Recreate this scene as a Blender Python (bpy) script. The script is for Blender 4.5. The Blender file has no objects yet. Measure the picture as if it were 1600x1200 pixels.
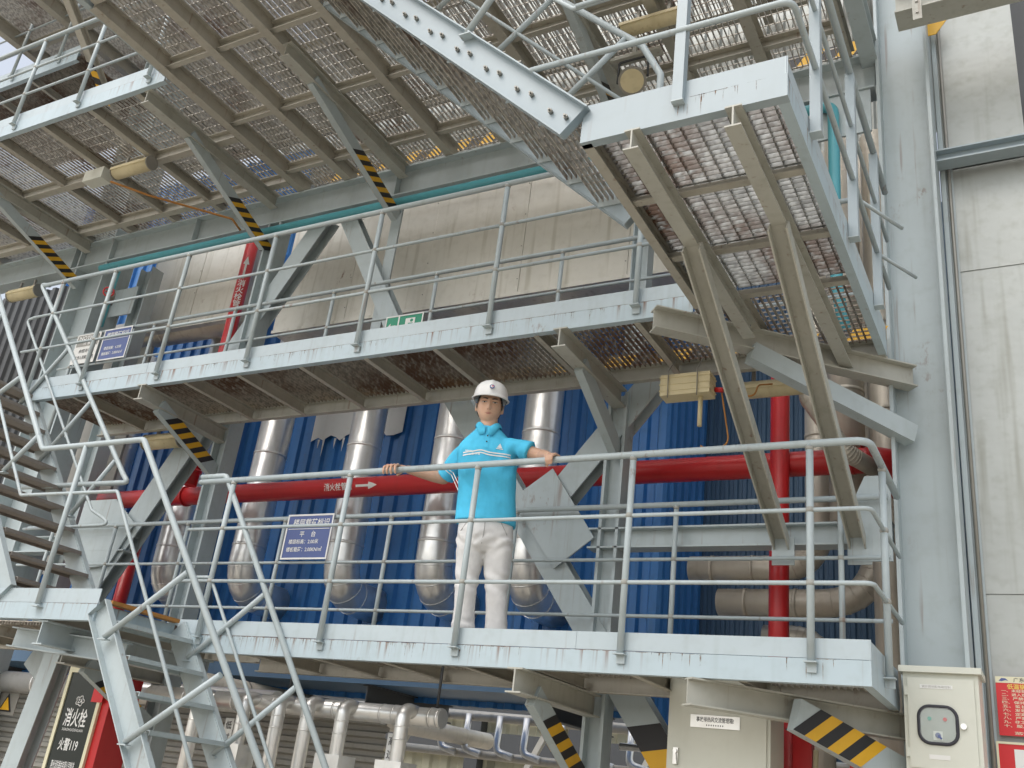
import bpy, bmesh, math, random
from mathutils import Vector, Matrix, noise
random.seed(7)
R = math.radians
SC = bpy.context.scene
COL = SC.collection

# ------------------------------------------------------------------ camera
cam = bpy.data.cameras.new('camera')
cam.sensor_width = 36.0
cam.lens = 33.95
cam.clip_end = 2000.0
cam_o = bpy.data.objects.new('camera', cam)
COL.objects.link(cam_o)
RX = Vector((0.87589751, 0.46828455, 0.11624597))      # image right
RD = Vector((-0.09416006, 0.4021911, -0.91070094))     # image down
RF = Vector((-0.47322028, 0.78673496, 0.39637188))     # view direction
cam_o.matrix_world = Matrix(((RX.x, -RD.x, -RF.x, 0.0), (RX.y, -RD.y, -RF.y, 0.0),
                             (RX.z, -RD.z, -RF.z, 1.5), (0, 0, 0, 1)))
SC.camera = cam_o

# ------------------------------------------------------------------ light
SUN_EL, SUN_AZ = 56.0, 200.0          # azimuth clockwise from +Y: the sun stands behind the photographer
world = bpy.data.worlds.new('World')
SC.world = world
world.use_nodes = True
wn = world.node_tree.nodes
bg = wn['Background']
sky = wn.new('ShaderNodeTexSky')
sky.sky_type = 'NISHITA'
sky.sun_disc = False
sky.sun_elevation = R(SUN_EL)
sky.sun_rotation = R(SUN_AZ)
sky.air_density = 1.3
sky.dust_density = 4.0
sky.ozone_density = 1.0
hs = wn.new('ShaderNodeHueSaturation')      # thin white overcast: the same sky with little colour left
hs.inputs['Saturation'].default_value = 0.42
world.node_tree.links.new(sky.outputs[0], hs.inputs['Color'])
world.node_tree.links.new(hs.outputs[0], bg.inputs[0])
bg.inputs[1].default_value = 0.15
sun = bpy.data.lights.new('sun', 'SUN')
sun.energy = 0.5
sun.angle = R(110)
sun.color = (1.0, 0.975, 0.94)
sun_o = bpy.data.objects.new('sun', sun)
COL.objects.link(sun_o)
sd = Vector((math.sin(R(SUN_AZ)) * math.cos(R(SUN_EL)), math.cos(R(SUN_AZ)) * math.cos(R(SUN_EL)), math.sin(R(SUN_EL))))
sun_o.rotation_euler = (-sd).to_track_quat('-Z', 'Y').to_euler()
sun_o.location = sd * 40
SC.view_settings.view_transform = 'Standard'
SC.view_settings.look = 'None'
SC.view_settings.gamma = 1.0
SC.view_settings.use_curve_mapping = False
SC.view_settings.exposure = 0.66
SC.cycles.max_bounces = 5
SC.cycles.diffuse_bounces = 3
SC.cycles.glossy_bounces = 3
SC.cycles.transmission_bounces = 4
SC.cycles.caustics_reflective = False
SC.cycles.caustics_refractive = False

# ------------------------------------------------------------------ materials
MATS = {}


def new_mat(name):
    m = bpy.data.materials.new(name)
    m.use_nodes = True
    MATS[name] = m
    nt = m.node_tree
    return m, nt, nt.nodes, nt.links, nt.nodes['Principled BSDF']


def mixc(nt, fac, a, b):
    n = nt.nodes.new('ShaderNodeMix')
    n.data_type = 'RGBA'
    for sock, val in ((n.inputs[0], fac), (n.inputs[6], a), (n.inputs[7], b)):
        if isinstance(val, (tuple, list)):
            sock.default_value = (val[0], val[1], val[2], 1)
        elif isinstance(val, (int, float)):
            sock.default_value = val
        else:
            nt.links.new(val, sock)
    return n.outputs[2]


def ramp(nt, src, lo, hi, smooth=True):
    n = nt.nodes.new('ShaderNodeMapRange')
    n.interpolation_type = 'SMOOTHSTEP' if smooth else 'LINEAR'
    n.inputs[1].default_value = lo
    n.inputs[2].default_value = hi
    nt.links.new(src, n.inputs[0])
    return n.outputs[0]


def noise_tex(nt, scale, detail=3.0, stretch=None, rough=0.55):
    g = nt.nodes.new('ShaderNodeNewGeometry')
    src = g.outputs['Position']
    if stretch:
        mp = nt.nodes.new('ShaderNodeMapping')
        mp.inputs['Scale'].default_value = stretch
        nt.links.new(src, mp.inputs['Vector'])
        src = mp.outputs[0]
    n = nt.nodes.new('ShaderNodeTexNoise')
    n.inputs['Scale'].default_value = scale
    n.inputs['Detail'].default_value = detail
    n.inputs['Roughness'].default_value = rough
    nt.links.new(src, n.inputs['Vector'])
    return n.outputs['Fac']


def mul(nt, a, b, op='MULTIPLY'):
    n = nt.nodes.new('ShaderNodeMath')
    n.operation = op
    for s, v in ((n.inputs[0], a), (n.inputs[1], b)):
        if isinstance(v, (int, float)):
            s.default_value = v
        else:
            nt.links.new(v, s)
    return n.outputs[0]


def bump(nt, b, height, strength, dist=0.01):
    n = nt.nodes.new('ShaderNodeBump')
    n.inputs['Strength'].default_value = strength
    n.inputs['Distance'].default_value = dist
    nt.links.new(height, n.inputs['Height'])
    nt.links.new(n.outputs[0], b.inputs['Normal'])


def paint(name, col, rust=0.5, rough=0.45, metal=0.0, grime=0.35, rustcol=(0.17, 0.065, 0.02), streak=0.5, wavy=0.0, seam=False):
    m, nt, N, L, b = new_mat(name)
    big = noise_tex(nt, 1.3, 2.0)
    fine = noise_tex(nt, 11.0, 2.0, rough=0.62)
    st = noise_tex(nt, 1.0, 2.0, (13.0, 13.0, 0.8))
    dark = tuple(c * f for c, f in zip(col, (0.66, 0.64, 0.57)))
    light = tuple(min(1.0, c * 1.06) for c in col)
    c0 = mixc(nt, ramp(nt, big, 0.35, 0.68), light, col)
    c1 = mixc(nt, mul(nt, ramp(nt, fine, 0.45, 0.8), grime * 0.55), c0, dark)
    c2 = mixc(nt, mul(nt, ramp(nt, st, 0.52, 0.8), grime * streak * 1.4), c1, dark)
    b.inputs['Roughness'].default_value = rough
    if rust > 0:
        # blisters where a broad patch and fine speckle meet, and thin runs down the face
        rm = mul(nt, mul(nt, ramp(nt, big, 0.62 - 0.07 * rust, 0.76), ramp(nt, noise_tex(nt, 17.0, 3.0, (1.0, 1.0, 0.5), 0.75), 0.60 - 0.06 * rust, 0.72)), 0.7)
        rs = mul(nt, ramp(nt, noise_tex(nt, 1.0, 2.0, (24.0, 24.0, 1.2)), 0.69 - 0.06 * rust, 0.80), 0.6 * min(1.0, rust))
        rr = mul(nt, rm, rs, 'MAXIMUM')
        if seam:
            tc = nt.nodes.new('ShaderNodeTexCoord')
            sx = nt.nodes.new('ShaderNodeSeparateXYZ')
            L.new(tc.outputs['Generated'], sx.inputs[0])
            runs = noise_tex(nt, 1.0, 2.0, (34.0, 34.0, 0.35))
            where = ramp(nt, noise_tex(nt, 0.9, 1.0, (1, 1, 0.1)), 0.40, 0.58)
            fall = mul(nt, ramp(nt, sx.outputs[2], 0.0, 1.05, False), ramp(nt, runs, 0.52, 0.70))
            edge = ramp(nt, mul(nt, sx.outputs[2], mul(nt, runs, 0.12), 'ADD'), 1.03, 1.05)
            rr = mul(nt, rr, mul(nt, mul(nt, fall, 1.0), where), 'MAXIMUM')
            rr = mul(nt, rr, mul(nt, edge, mul(nt, where, 0.85)), 'MAXIMUM')
        c2 = mixc(nt, rr, c2, rustcol)
    L.new(c2, b.inputs['Base Color'])
    b.inputs['Metallic'].default_value = metal
    if wavy:
        bump(nt, b, noise_tex(nt, 5.0, 2.0), wavy, 0.02)
    return m


paint('steel', (0.42, 0.482, 0.495), 0.85, 0.42)
paint('fascia', (0.42, 0.51, 0.55), 0.7, 0.42, seam=True)  # both deck edge paints carry bluish skylight in their base colour
paint('fascia_upper', (0.43, 0.502, 0.53), 0.6, 0.42)
paint('steel_rusty_shaded', (0.43, 0.43, 0.38), 1.1, 0.5, grime=0.5)  # rustier steel; its tan base also paints in the warm tone of shade
paint('steel_clean_dimmed', (0.33, 0.395, 0.425), 0.25, 0.36, grime=0.2)  # clean steel darkened in its paint to hold down strong daylight
paint('deck_soffit', (0.43, 0.41, 0.35), 0.9, 0.55, grime=0.5)  # rusty, dusty undersides; warm bounced light is mixed into the base
paint('silver', (0.84, 0.835, 0.81), 0.0, 0.29, metal=0.68, grime=0.35, streak=0.9, wavy=0.35)
paint('silver_tan', (0.64, 0.59, 0.50), 0.0, 0.45, metal=0.4, grime=0.4, streak=0.9, wavy=0.3)
paint('tank', (0.72, 0.70, 0.63), 0.12, 0.42, metal=0.2, grime=0.45, streak=1.2, wavy=0.3)
paint('clad', (0.41, 0.43, 0.41), 0.0, 0.48, metal=0.25, grime=0.62, streak=0.8, wavy=0.35)
paint('blue', (0.04, 0.19, 0.50), 0.05, 0.42, grime=0.55, streak=1.0)
paint('blue_dark', (0.07, 0.14, 0.235), 0.0, 0.45, grime=0.35)  # darker copy of the blue; shade of the set-back ribbed wall is painted in
paint('red', (0.56, 0.025, 0.028), 0.0, 0.33, grime=0.3)
paint('cyan', (0.09, 0.36, 0.42), 0.1, 0.4, grime=0.25)
paint('yellow', (0.72, 0.40, 0.02), 0.1, 0.5, grime=0.3)
paint('black', (0.018, 0.018, 0.02), 0.05, 0.5, grime=0.3)
paint('cream', (0.64, 0.56, 0.35), 0.7, 0.5, grime=0.5, rustcol=(0.25, 0.12, 0.03))
paint('beige', (0.62, 0.63, 0.55), 0.0, 0.4, grime=0.15)
paint('white', (0.75, 0.75, 0.72), 0.08, 0.45, grime=0.2)
paint('dark_grey', (0.07, 0.075, 0.08), 0.2, 0.6, grime=0.3)
paint('siding', (0.42, 0.41, 0.37), 0.2, 0.5, grime=0.4)
paint('tread_brown', (0.26, 0.235, 0.21), 0.8, 0.6, grime=0.5)
paint('wood', (0.42, 0.19, 0.045), 0.6, 0.7, grime=0.6)
paint('sign_blue', (0.075, 0.11, 0.29), 0.0, 0.4, grime=0.15)
paint('sign_green', (0.01, 0.27, 0.15), 0.0, 0.4, grime=0.15)
paint('sign_black', (0.02, 0.027, 0.025), 0.0, 0.2, grime=0.2)
paint('sign_red', (0.62, 0.02, 0.025), 0.0, 0.4, grime=0.1)
paint('sign_cream', (0.74, 0.70, 0.50), 0.0, 0.45, grime=0.15)
paint('letter_white', (0.80, 0.80, 0.78), 0.0, 0.5, grime=0.1)
paint('letter_dark', (0.03, 0.03, 0.035), 0.0, 0.5, grime=0.1)
paint('letter_yellow', (0.80, 0.62, 0.12), 0.0, 0.5, grime=0.1)
paint('rubber', (0.03, 0.03, 0.04), 0.0, 0.55, grime=0.2)
paint('knob_green', (0.02, 0.35, 0.28), 0.0, 0.3, grime=0.1)
paint('dull_metal', (0.30, 0.29, 0.26), 0.5, 0.5, metal=0.5, grime=0.5)


def grating_mat(name, col, lo, hi):
    m, nt, N, L, b = new_mat(name)
    c = mixc(nt, ramp(nt, noise_tex(nt, 26.0, 1.0), 0.35, 0.7), col, tuple(x * 0.55 for x in col))
    a = mul(nt, ramp(nt, noise_tex(nt, 1.1, 2.0), lo, hi), ramp(nt, noise_tex(nt, 18.0, 1.0), 0.3, 0.55))
    c = mixc(nt, a, c, (0.13, 0.07, 0.04))
    L.new(c, b.inputs['Base Color'])
    b.inputs['Roughness'].default_value = 0.55
    b.inputs['Metallic'].default_value = 0.15


grating_mat('grating', (0.54, 0.50, 0.43), 0.48, 0.76)
grating_mat('grating_clean', (0.50, 0.51, 0.49), 0.42, 0.68)
grating_mat('grating_rust', (0.38, 0.34, 0.28), 0.38, 0.62)

paint('weld', (0.36, 0.36, 0.33), 1.6, 0.6, grime=0.7)
m, nt, N, L, b = new_mat('rust_drip')
b.inputs['Base Color'].default_value = (0.24, 0.125, 0.055, 1)
b.inputs['Roughness'].default_value = 0.85
tp_, mx2_ = N.new('ShaderNodeBsdfTransparent'), N.new('ShaderNodeMixShader')
L.new(ramp(nt, noise_tex(nt, 40.0, 2.0), 0.25, 0.8), mx2_.inputs[0])
L.new(tp_.outputs[0], mx2_.inputs[1])
L.new(b.outputs[0], mx2_.inputs[2])
L.new(mx2_.outputs[0], N['Material Output'].inputs['Surface'])

m, nt, N, L, b = new_mat('ground')
c = mixc(nt, noise_tex(nt, 0.7, 6.0), (0.54, 0.485, 0.40), (0.43, 0.385, 0.315))
L.new(mixc(nt, mul(nt, noise_tex(nt, 14.0, 5.0), 0.4), c, (0.12, 0.12, 0.11)), b.inputs['Base Color'])
b.inputs['Roughness'].default_value = 0.9
m, nt, N, L, b = new_mat('glass')
tr_, gl_, mx_ = N.new('ShaderNodeBsdfTransparent'), N.new('ShaderNodeBsdfGlossy'), N.new('ShaderNodeMixShader')
tr_.inputs[0].default_value = (0.93, 0.95, 0.94, 1)
gl_.inputs['Roughness'].default_value = 0.03
mx_.inputs[0].default_value = 0.07
L.new(tr_.outputs[0], mx_.inputs[1])
L.new(gl_.outputs[0], mx_.inputs[2])
L.new(mx_.outputs[0], N['Material Output'].inputs['Surface'])


# ------------------------------------------------------------------ mesh helpers
def V(*a):
    return Vector(a)


def fillet(pts, rad, seg=6):
    pts = [Vector(p) for p in pts]
    out = [pts[0]]
    for i in range(1, len(pts) - 1):
        a, b_, c_ = pts[i - 1], pts[i], pts[i + 1]
        u, w = (a - b_), (c_ - b_)
        lu, lw = u.length, w.length
        u.normalize()
        w.normalize()
        ang = u.angle(w)
        if ang > 3.12:
            continue
        d = min(rad / math.tan(ang / 2), lu * 0.49, lw * 0.49)
        p0, p1 = b_ + u * d, b_ + w * d
        for k in range(seg + 1):
            t = k / seg
            # circular-like blend through a quadratic curve
            out.append(p0 * (1 - t) ** 2 + b_ * (2 * t * (1 - t)) + p1 * t ** 2)
    out.append(pts[-1])
    return out


def frame_of(d, up):
    d = d.normalized()
    up = Vector(up)
    s = d.cross(up)
    if s.length < 1e-4:
        s = d.cross(Vector((0, 1, 0)))
    s.normalize()
    return s, s.cross(d).normalized()


def chan(h, w, t=0.01):
    return [(0, -h / 2), (w, -h / 2), (w, -h / 2 + t), (t, -h / 2 + t), (t, h / 2 - t), (w, h / 2 - t), (w, h / 2), (0, h / 2)]


def ibeam(h, w, t=0.012):
    a, b_, c_ = h / 2, w / 2, t / 2
    return [(-b_, -a), (b_, -a), (b_, -a + t), (c_, -a + t), (c_, a - t), (b_, a - t), (b_, a), (-b_, a), (-b_, a - t), (-c_, a - t), (-c_, -a + t), (-b_, -a + t)]


def ang(a, w, t=0.008):
    return [(0, 0), (w, 0), (w, t), (t, t), (t, a), (0, a)]


def rect(w, h):
    return [(-w / 2, -h / 2), (w / 2, -h / 2), (w / 2, h / 2), (-w / 2, h / 2)]


class MB:
    def __init__(self):
        self.v, self.f, self.m, self.s = [], [], [], []

    def add(self, vs, fs, mi=0, smooth=False):
        o = len(self.v)
        self.v += [tuple(p) for p in vs]
        for f in fs:
            self.f.append(tuple(i + o for i in f))
            self.m.append(mi)
            self.s.append(smooth)
        return self

    def box(self, x0, x1, y0, y1, z0, z1, mi=0):
        vs = [(x, y, z) for z in (z0, z1) for y in (y0, y1) for x in (x0, x1)]
        return self.add(vs, [(0, 2, 3, 1), (4, 5, 7, 6), (0, 1, 5, 4), (2, 6, 7, 3), (0, 4, 6, 2), (1, 3, 7, 5)], mi)

    def prof(self, p, q, poly, up=(0, 0, 1), mi=0):
        p, q = Vector(p), Vector(q)
        s, u = frame_of(q - p, up)
        n = len(poly)
        vs = [p + s * a + u * b_ for a, b_ in poly] + [q + s * a + u * b_ for a, b_ in poly]
        fs = [tuple(range(n))[::-1], tuple(range(n, 2 * n))]
        for i in range(n):
            j = (i + 1) % n
            fs.append((i, j, n + j, n + i))
        return self.add(vs, fs, mi)

    def beam(self, p, q, w, h, up=(0, 0, 1), mi=0):
        return self.prof(p, q, rect(w, h), up, mi)

    def tube(self, pts, r, n=10, mi=0, cap=True):
        pts = [Vector(p) for p in pts]
        k = len(pts)
        d0 = (pts[1] - pts[0]).normalized()
        nrm = d0.orthogonal().normalized()
        vs = []
        prev = d0
        for i, p in enumerate(pts):
            if i == 0:
                d = d0
            elif i == k - 1:
                d = (pts[i] - pts[i - 1]).normalized()
            else:
                d = ((pts[i + 1] - pts[i]).normalized() + (pts[i] - pts[i - 1]).normalized()).normalized()
            ax = prev.cross(d)
            if ax.length > 1e-6:
                nrm = Matrix.Rotation(prev.angle(d), 3, ax.normalized()) @ nrm
            prev = d
            bi = d.cross(nrm)
            rr = r[i] if isinstance(r, (list, tuple)) else r
            for j in range(n):
                a = 2 * math.pi * j / n
                vs.append(p + nrm * (math.cos(a) * rr) + bi * (math.sin(a) * rr))
        fs = []
        for i in range(k - 1):
            for j in range(n):
                jj = (j + 1) % n
                fs.append((i * n + j, i * n + jj, (i + 1) * n + jj, (i + 1) * n + j))
        self.add(vs, fs, mi, True)
        if cap:
            o = len(self.v) - len(vs)
            self.f += [tuple(o + j for j in range(n))[::-1], tuple(o + (k - 1) * n + j for j in range(n))]
            self.m += [mi, mi]
            self.s += [False, False]
        return self

    def poly(self, outline, nrm, th, mi=0):
        """plate: 3-D outline, thickness th along nrm"""
        nrm = Vector(nrm).normalized() * th
        a = [Vector(p) for p in outline]
        n = len(a)
        vs = a + [p + nrm for p in a]
        fs = [tuple(range(n)), tuple(range(n, 2 * n))[::-1]] + [(i, n + i, n + (i + 1) % n, (i + 1) % n) for i in range(n)]
        return self.add(vs, fs, mi)

    def build(self, name, mat, parent=None, loc=None):
        me = bpy.data.meshes.new(name)
        root = parent
        while root is not None and root.parent is not None:
            root = root.parent
        if root is not None:
            off = Vector(root['_loc'])
            q_ = parent
            while q_ is not root:
                off = off + q_.location
                q_ = q_.parent
        else:
            off = Vector(loc) if loc is not None else Vector((0, 0, 0))
        me.from_pydata([(x - off.x, y - off.y, z - off.z) for x, y, z in self.v], [], self.f)
        for mt in (mat if isinstance(mat, (list, tuple)) else [mat]):
            me.materials.append(MATS[mt])
        me.polygons.foreach_set('material_index', self.m)
        me.polygons.foreach_set('use_smooth', self.s)
        me.update()
        bm = bmesh.new()
        bm.from_mesh(me)
        bmesh.ops.recalc_face_normals(bm, faces=bm.faces)
        bm.to_mesh(me)
        bm.free()
        o = bpy.data.objects.new(name, me)
        COL.objects.link(o)
        if root is None:
            o.location = off
            o['_loc'] = tuple(off)
        else:
            o.parent = parent
        return o


ROOTS = []


def tag(o, label, cat, group=None, kind=None):
    if label:
        o['label'] = label
    if cat:
        o['category'] = cat
    if group:
        o['group'] = group
    if kind:
        o['kind'] = kind
    return o


def thing(name, label, cat, loc=(0, 0, 0), group=None):
    o = bpy.data.objects.new(name, None)
    o.empty_display_size = 0.1
    COL.objects.link(o)
    o.location = loc
    o['_loc'] = tuple(loc)
    return tag(o, label, cat, group, 'thing')


def place(me, name, parent, loc):
    """a further copy of a shared mesh as a part of parent"""
    o = bpy.data.objects.new(name, me)
    COL.objects.link(o)
    root = parent
    while root.parent is not None:
        root = root.parent
    o.parent = parent
    o.location = Vector(loc) - Vector(root['_loc'])
    return o


TXT = {}


def text_geo(body, bold=0.0):
    key = (body, bold)
    if key not in TXT:
        c_ = bpy.data.curves.new('lettering', 'FONT')
        c_.body = body
        c_.size = 1.0
        c_.resolution_u = 3
        c_.offset = bold
        o = bpy.data.objects.new('lettering', c_)
        COL.objects.link(o)
        dg = bpy.context.evaluated_depsgraph_get()
        me = o.evaluated_get(dg).to_mesh()
        vs = [tuple(v.co) for v in me.vertices]
        fs = [tuple(p.vertices) for p in me.polygons]
        o.evaluated_get(dg).to_mesh_clear()
        bpy.data.objects.remove(o)
        bpy.data.curves.remove(c_)
        TXT[key] = (vs, fs)
    return TXT[key]


def lettering(body, pos, ux, uy, size, mat, parent, bold=0.0, width=None, name='lettering', centre=True):
    """flat lettering at pos (middle of the line), written along ux, upright along uy"""
    vs, fs = text_geo(body, bold)
    if not vs:
        return None
    x0, x1 = min(p[0] for p in vs), max(p[0] for p in vs)
    sx = size if width is None else width / (x1 - x0)
    ux, uy, pos = Vector(ux).normalized(), Vector(uy).normalized(), Vector(pos)
    mid = (x0 + x1) / 2 if centre else x0
    mb = MB()
    mb.add([pos + ux * ((p[0] - mid) * sx) + uy * ((p[1] - 0.35) * size) for p in vs], fs)
    return mb.build(name, mat, parent)


GR = {}


def grating_mesh(lx, ly, along, pitch, cross, depth, mat):
    key = (round(lx, 3), round(ly, 3), along, pitch, cross, depth, mat)
    if key not in GR:
        mb = MB()
        t = 0.0045
        if along == 'Y':
            n = max(2, int(round(lx / pitch)))
            for i in range(n + 1):
                x = lx * i / n
                mb.box(x - t / 2, x + t / 2, 0, ly, -depth, 0)
            k = max(2, int(round(ly / cross)))
            for i in range(k + 1):
                y = ly * i / k
                mb.box(0, lx, y - 0.0025, y + 0.0025, -0.008, 0.001)
        else:
            n = max(2, int(round(ly / pitch)))
            for i in range(n + 1):
                y = ly * i / n
                mb.box(0, lx, y - t / 2, y + t / 2, -depth, 0)
            k = max(2, int(round(lx / cross)))
            for i in range(k + 1):
                x = lx * i / k
                mb.box(x - 0.003, x + 0.003, 0, ly, -depth * 0.75, 0.001)
        me = bpy.data.meshes.new('grating_panel')
        me.from_pydata(mb.v, [], mb.f)
        me.materials.append(MATS[mat])
        me.update()
        GR[key] = me
    return GR[key]


def grating(parent, x0, x1, y0, y1, ztop, along='Y', pitch=0.036, cross=0.1, depth=0.03, mat='grating'):
    g = 0.006
    me = grating_mesh(x1 - x0 - 2 * g, y1 - y0 - 2 * g, along, pitch, cross, depth, mat)
    return place(me, 'grating_panel', parent, (x0 + g, y0 + g, ztop))


def hazard(parent, p, q, w, h, t0, t1, n, skew, up=(0, 0, 1), proud=0.002, name='hazard_band', face='s'):
    """black and yellow bands painted on two opposite faces of a rectangular member, from t0 to t1 metres along p->q"""
    p, q = Vector(p), Vector(q)
    d = (q - p).normalized()
    s, u = frame_of(d, up)
    if face == 's':
        nrm, off, acr, half = s, w / 2 + proud, u, h / 2
    else:
        nrm, off, acr, half = u, h / 2 + proud, s, w / 2
    for sg in (-1, 1):
        mb = MB()
        for k in range(n):
            a, b_ = t0 + (t1 - t0) * k / n, t0 + (t1 - t0) * (k + 1) / n
            vs = [p + nrm * (off * sg) + d * (t + skew * e * 0.5) + acr * (half * e) for t in (a, b_) for e in (-1, 1)]
            mb.add(vs, [(0, 1, 3, 2)], k % 2)
        o = mb.build(name, ['black', 'yellow'], parent)
    return o


def rust_drips(parent, x0, x1, y, ztop, zlow, n, posts=(), seed=3):
    """thin rust runs down a deck edge facing -Y: along the seam and below the post feet"""
    rnd = random.Random(seed)
    mb = MB()

    def drip(x, z, l, w):
        l = min(l, z - zlow - 0.004)
        if l < 0.006:
            return
        k = rnd.uniform(-0.002, 0.002)
        mb.add([(x - w, y, z), (x + w, y, z), (x + w * 0.7 + k, y, z - l * 0.5), (x + k, y, z - l), (x - w * 0.6 + k, y, z - l * 0.5)], [(0, 1, 2, 3, 4)])

    cl = [rnd.uniform(x0, x1) for _ in range(max(2, n // 7))]
    for i in range(n):
        x = rnd.gauss(rnd.choice(cl), 0.10)
        if x0 < x < x1:
            drip(x, ztop, abs(rnd.gauss(0.0, 0.045)) + 0.012, rnd.uniform(0.0009, 0.0028))
            if rnd.random() < 0.6:          # rust lifting along the seam itself
                w_ = rnd.uniform(0.008, 0.045)
                h_ = rnd.uniform(0.0015, 0.0045)
                mb.add([(x - w_, y, ztop - 0.0005), (x + w_, y, ztop - 0.0005), (x + w_ * 0.6, y, ztop - h_), (x - w_ * 0.7, y, ztop - h_)], [(0, 1, 2, 3)])
    for px, pz in posts:
        for j in range(rnd.randint(2, 4)):
            drip(px + rnd.uniform(-0.03, 0.03), pz - 0.01, rnd.uniform(0.03, 0.09), rnd.uniform(0.001, 0.003))
    o = mb.build('rust_stain', 'rust_drip', parent)
    o['kind'] = 'stuff'
    return o


def rail_post(parent, base, top, r=0.021, foot=True):
    mb = MB()
    mb.tube([base, top], r, 10)
    o = mb.build('post', 'steel', parent)
    if foot:
        b_ = Vector(base)
        MB().box(b_.x - 0.032, b_.x + 0.032, b_.y - 0.03, b_.y + 0.022, b_.z - 0.006, b_.z).build('foot_plate', 'steel', o)
        MB().box(b_.x - 0.024, b_.x + 0.024, b_.y + 0.012, b_.y + 0.024, b_.z - 0.05, b_.z - 0.006).build('foot_tab', 'steel', o)
    return o
# ------------------------------------------------------------------ ground
g = MB().add([(-400, -300, 0), (400, -300, 0), (400, 600, 0), (-400, 600, 0)], [(0, 1, 2, 3)]).build('ground', 'ground')
tag(g, 'grey concrete yard under the steel frame', None, kind='structure')

# ------------------------------------------------------------------ columns
def column(x, w, ymid, dep, z1, label, flange=0.022, mat='steel'):
    t = thing('steel_column', label, 'column', (x, ymid, 0), 'columns of the steel frame')
    MB().prof((x, ymid, 0.03), (x, ymid, z1), ibeam(w, dep, flange), (1, 0, 0)).build('shaft', mat, t)
    MB().box(x - w / 2 - 0.08, x + w / 2 + 0.08, ymid - dep / 2 - 0.08, ymid + dep / 2 + 0.08, 0, 0.03).build('base_plate', mat, t)
    return t


c_r = column(-0.635, 0.36, 6.16, 0.30, 14.0, 'wide grey steel column behind the beige switch box')
column(-2.69, 0.15, 6.08, 0.15, 4.36, 'slim grey post standing behind the diamond gusset plate')
column(-6.68, 0.17, 6.09, 0.17, 6.66, 'slim grey post next to the blue load sign, bracket with stripes welded on')
column(-9.52, 0.55, 6.2, 0.36, 14.0, 'wide grey steel column behind the notice board')
# strips standing beside the wide column
t = thing('cover_strip', 'pale steel strip closing the gap between the wide column and the clad shaft', 'strip', (-0.41, 6.34, 0))
MB().box(-0.452, -0.368, 6.335, 6.343, 0.02, 9.0).build('plate', 'steel', t)
t = thing('cable_tray', 'bright vertical channel running up beside the wide column', 'cable tray', (-0.42, 6.5, 0))
MB().prof((-0.43, 6.30, 0.5), (-0.43, 6.30, 9.5), chan(0.03, 0.03, 0.004), (1, 0, 0)).build('channel', 'steel', t)
MB().tube([(-0.392, 6.31, 0.5), (-0.392, 6.31, 9.5)], 0.012).build('conduit', 'dull_metal', t)

# ------------------------------------------------------------------ main beams and bracing in the frame plane
t = thing('steel_beam', 'long grey beam under the top deck', 'beam', (-6, 6.08, 6.66), 'beams of the steel frame')
MB().prof((-13.0, 6.09, 6.83), (-0.83, 6.09, 6.83), ibeam(0.33, 0.17, 0.016)).build('girder', 'steel', t)
for x in (-12.2, -9.9, -7.9, -5.2, -3.4, -1.7):
    MB().box(x - 0.005, x + 0.005, 6.012, 6.078, 6.684, 6.976).build('stiffener', 'steel', t)
t = thing('steel_beam', 'short level grey beam right of the diamond gusset, struts standing on it', 'beam', (-1.9, 6.06, 3.19), 'beams of the steel frame')
MB().prof((-2.84, 6.07, 3.262), (-0.83, 6.07, 3.262), ibeam(0.145, 0.13, 0.012)).build('girder', 'steel', t)
MB().poly([(-1.08, 6.002, 3.08), (-0.83, 6.002, 3.08), (-0.83, 6.002, 3.62), (-0.98, 6.002, 3.62), (-1.08, 6.002, 3.4)], (0, 1, 0), 0.012).build('gusset_plate', 'steel', t)
t = thing('steel_beam', 'level grey beam behind the left stair at lower deck height', 'beam', (-8.3, 6.1, 3.1), 'beams of the steel frame')
MB().prof((-9.25, 6.09, 3.32), (-7.6, 6.09, 3.32), ibeam(0.16, 0.14, 0.012)).build('girder', 'steel', t)


def brace(label, p, q, w=0.2, haz=None, mat='steel', sec=0.14, name='diagonal_brace', grp='diagonal braces of the frame'):
    t = thing(name, label, 'brace', q, grp)
    MB().prof(p, q, ibeam(sec, w, 0.012), (0, 1, 0)).build('member', mat, t)
    if haz:
        hazard(t, p, q, w, sec, haz[0], haz[1], haz[2], haz[3], (0, 1, 0), face='u')
    return t


YB = 6.12
brace('grey diagonal brace running down behind the worker to the platform, striped at its foot', (-4.18, YB, 4.5), (-1.0, YB, 0.22), 0.2, (3.05, 3.75, 4, 0.1))
brace('grey diagonal brace rising to the right from the diamond gusset', (-2.42, YB, 4.5), (-3.18, YB, 3.55), 0.2)
brace('broad grey diagonal brace between the left stair and the red pipe', (-7.02, YB, 4.5), (-8.45, YB, 2.1), 0.26)
brace('grey brace slanting down to the right in front of the steel tank', (-5.80, YB, 6.64), (-4.82, YB, 5.05), 0.17)
brace('grey brace slanting down to the left beside the red riser pipe', (-6.05, YB, 6.64), (-7.1, YB, 4.9), 0.2)
brace('grey brace under the landing at the far left bottom', (-7.45, 5.6, 2.55), (-7.75, 5.6, 0.3), 0.2)
t = thing('gusset_plate', 'diamond shaped grey gusset plate beside the worker', 'plate', (-3.1, 6.03, 3.06))
MB().poly([(-3.44, 6.035, 3.62), (-3.18, 6.035, 3.80), (-2.80, 6.035, 3.27), (-3.09, 6.035, 3.05), (-3.44, 6.035, 3.50)], (0, -1, 0), 0.014).build('plate', 'steel', t)
t = thing('gusset_plate', 'grey gusset plate behind the left stair rails', 'plate', (-8.0, 6.03, 3.3))
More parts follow.
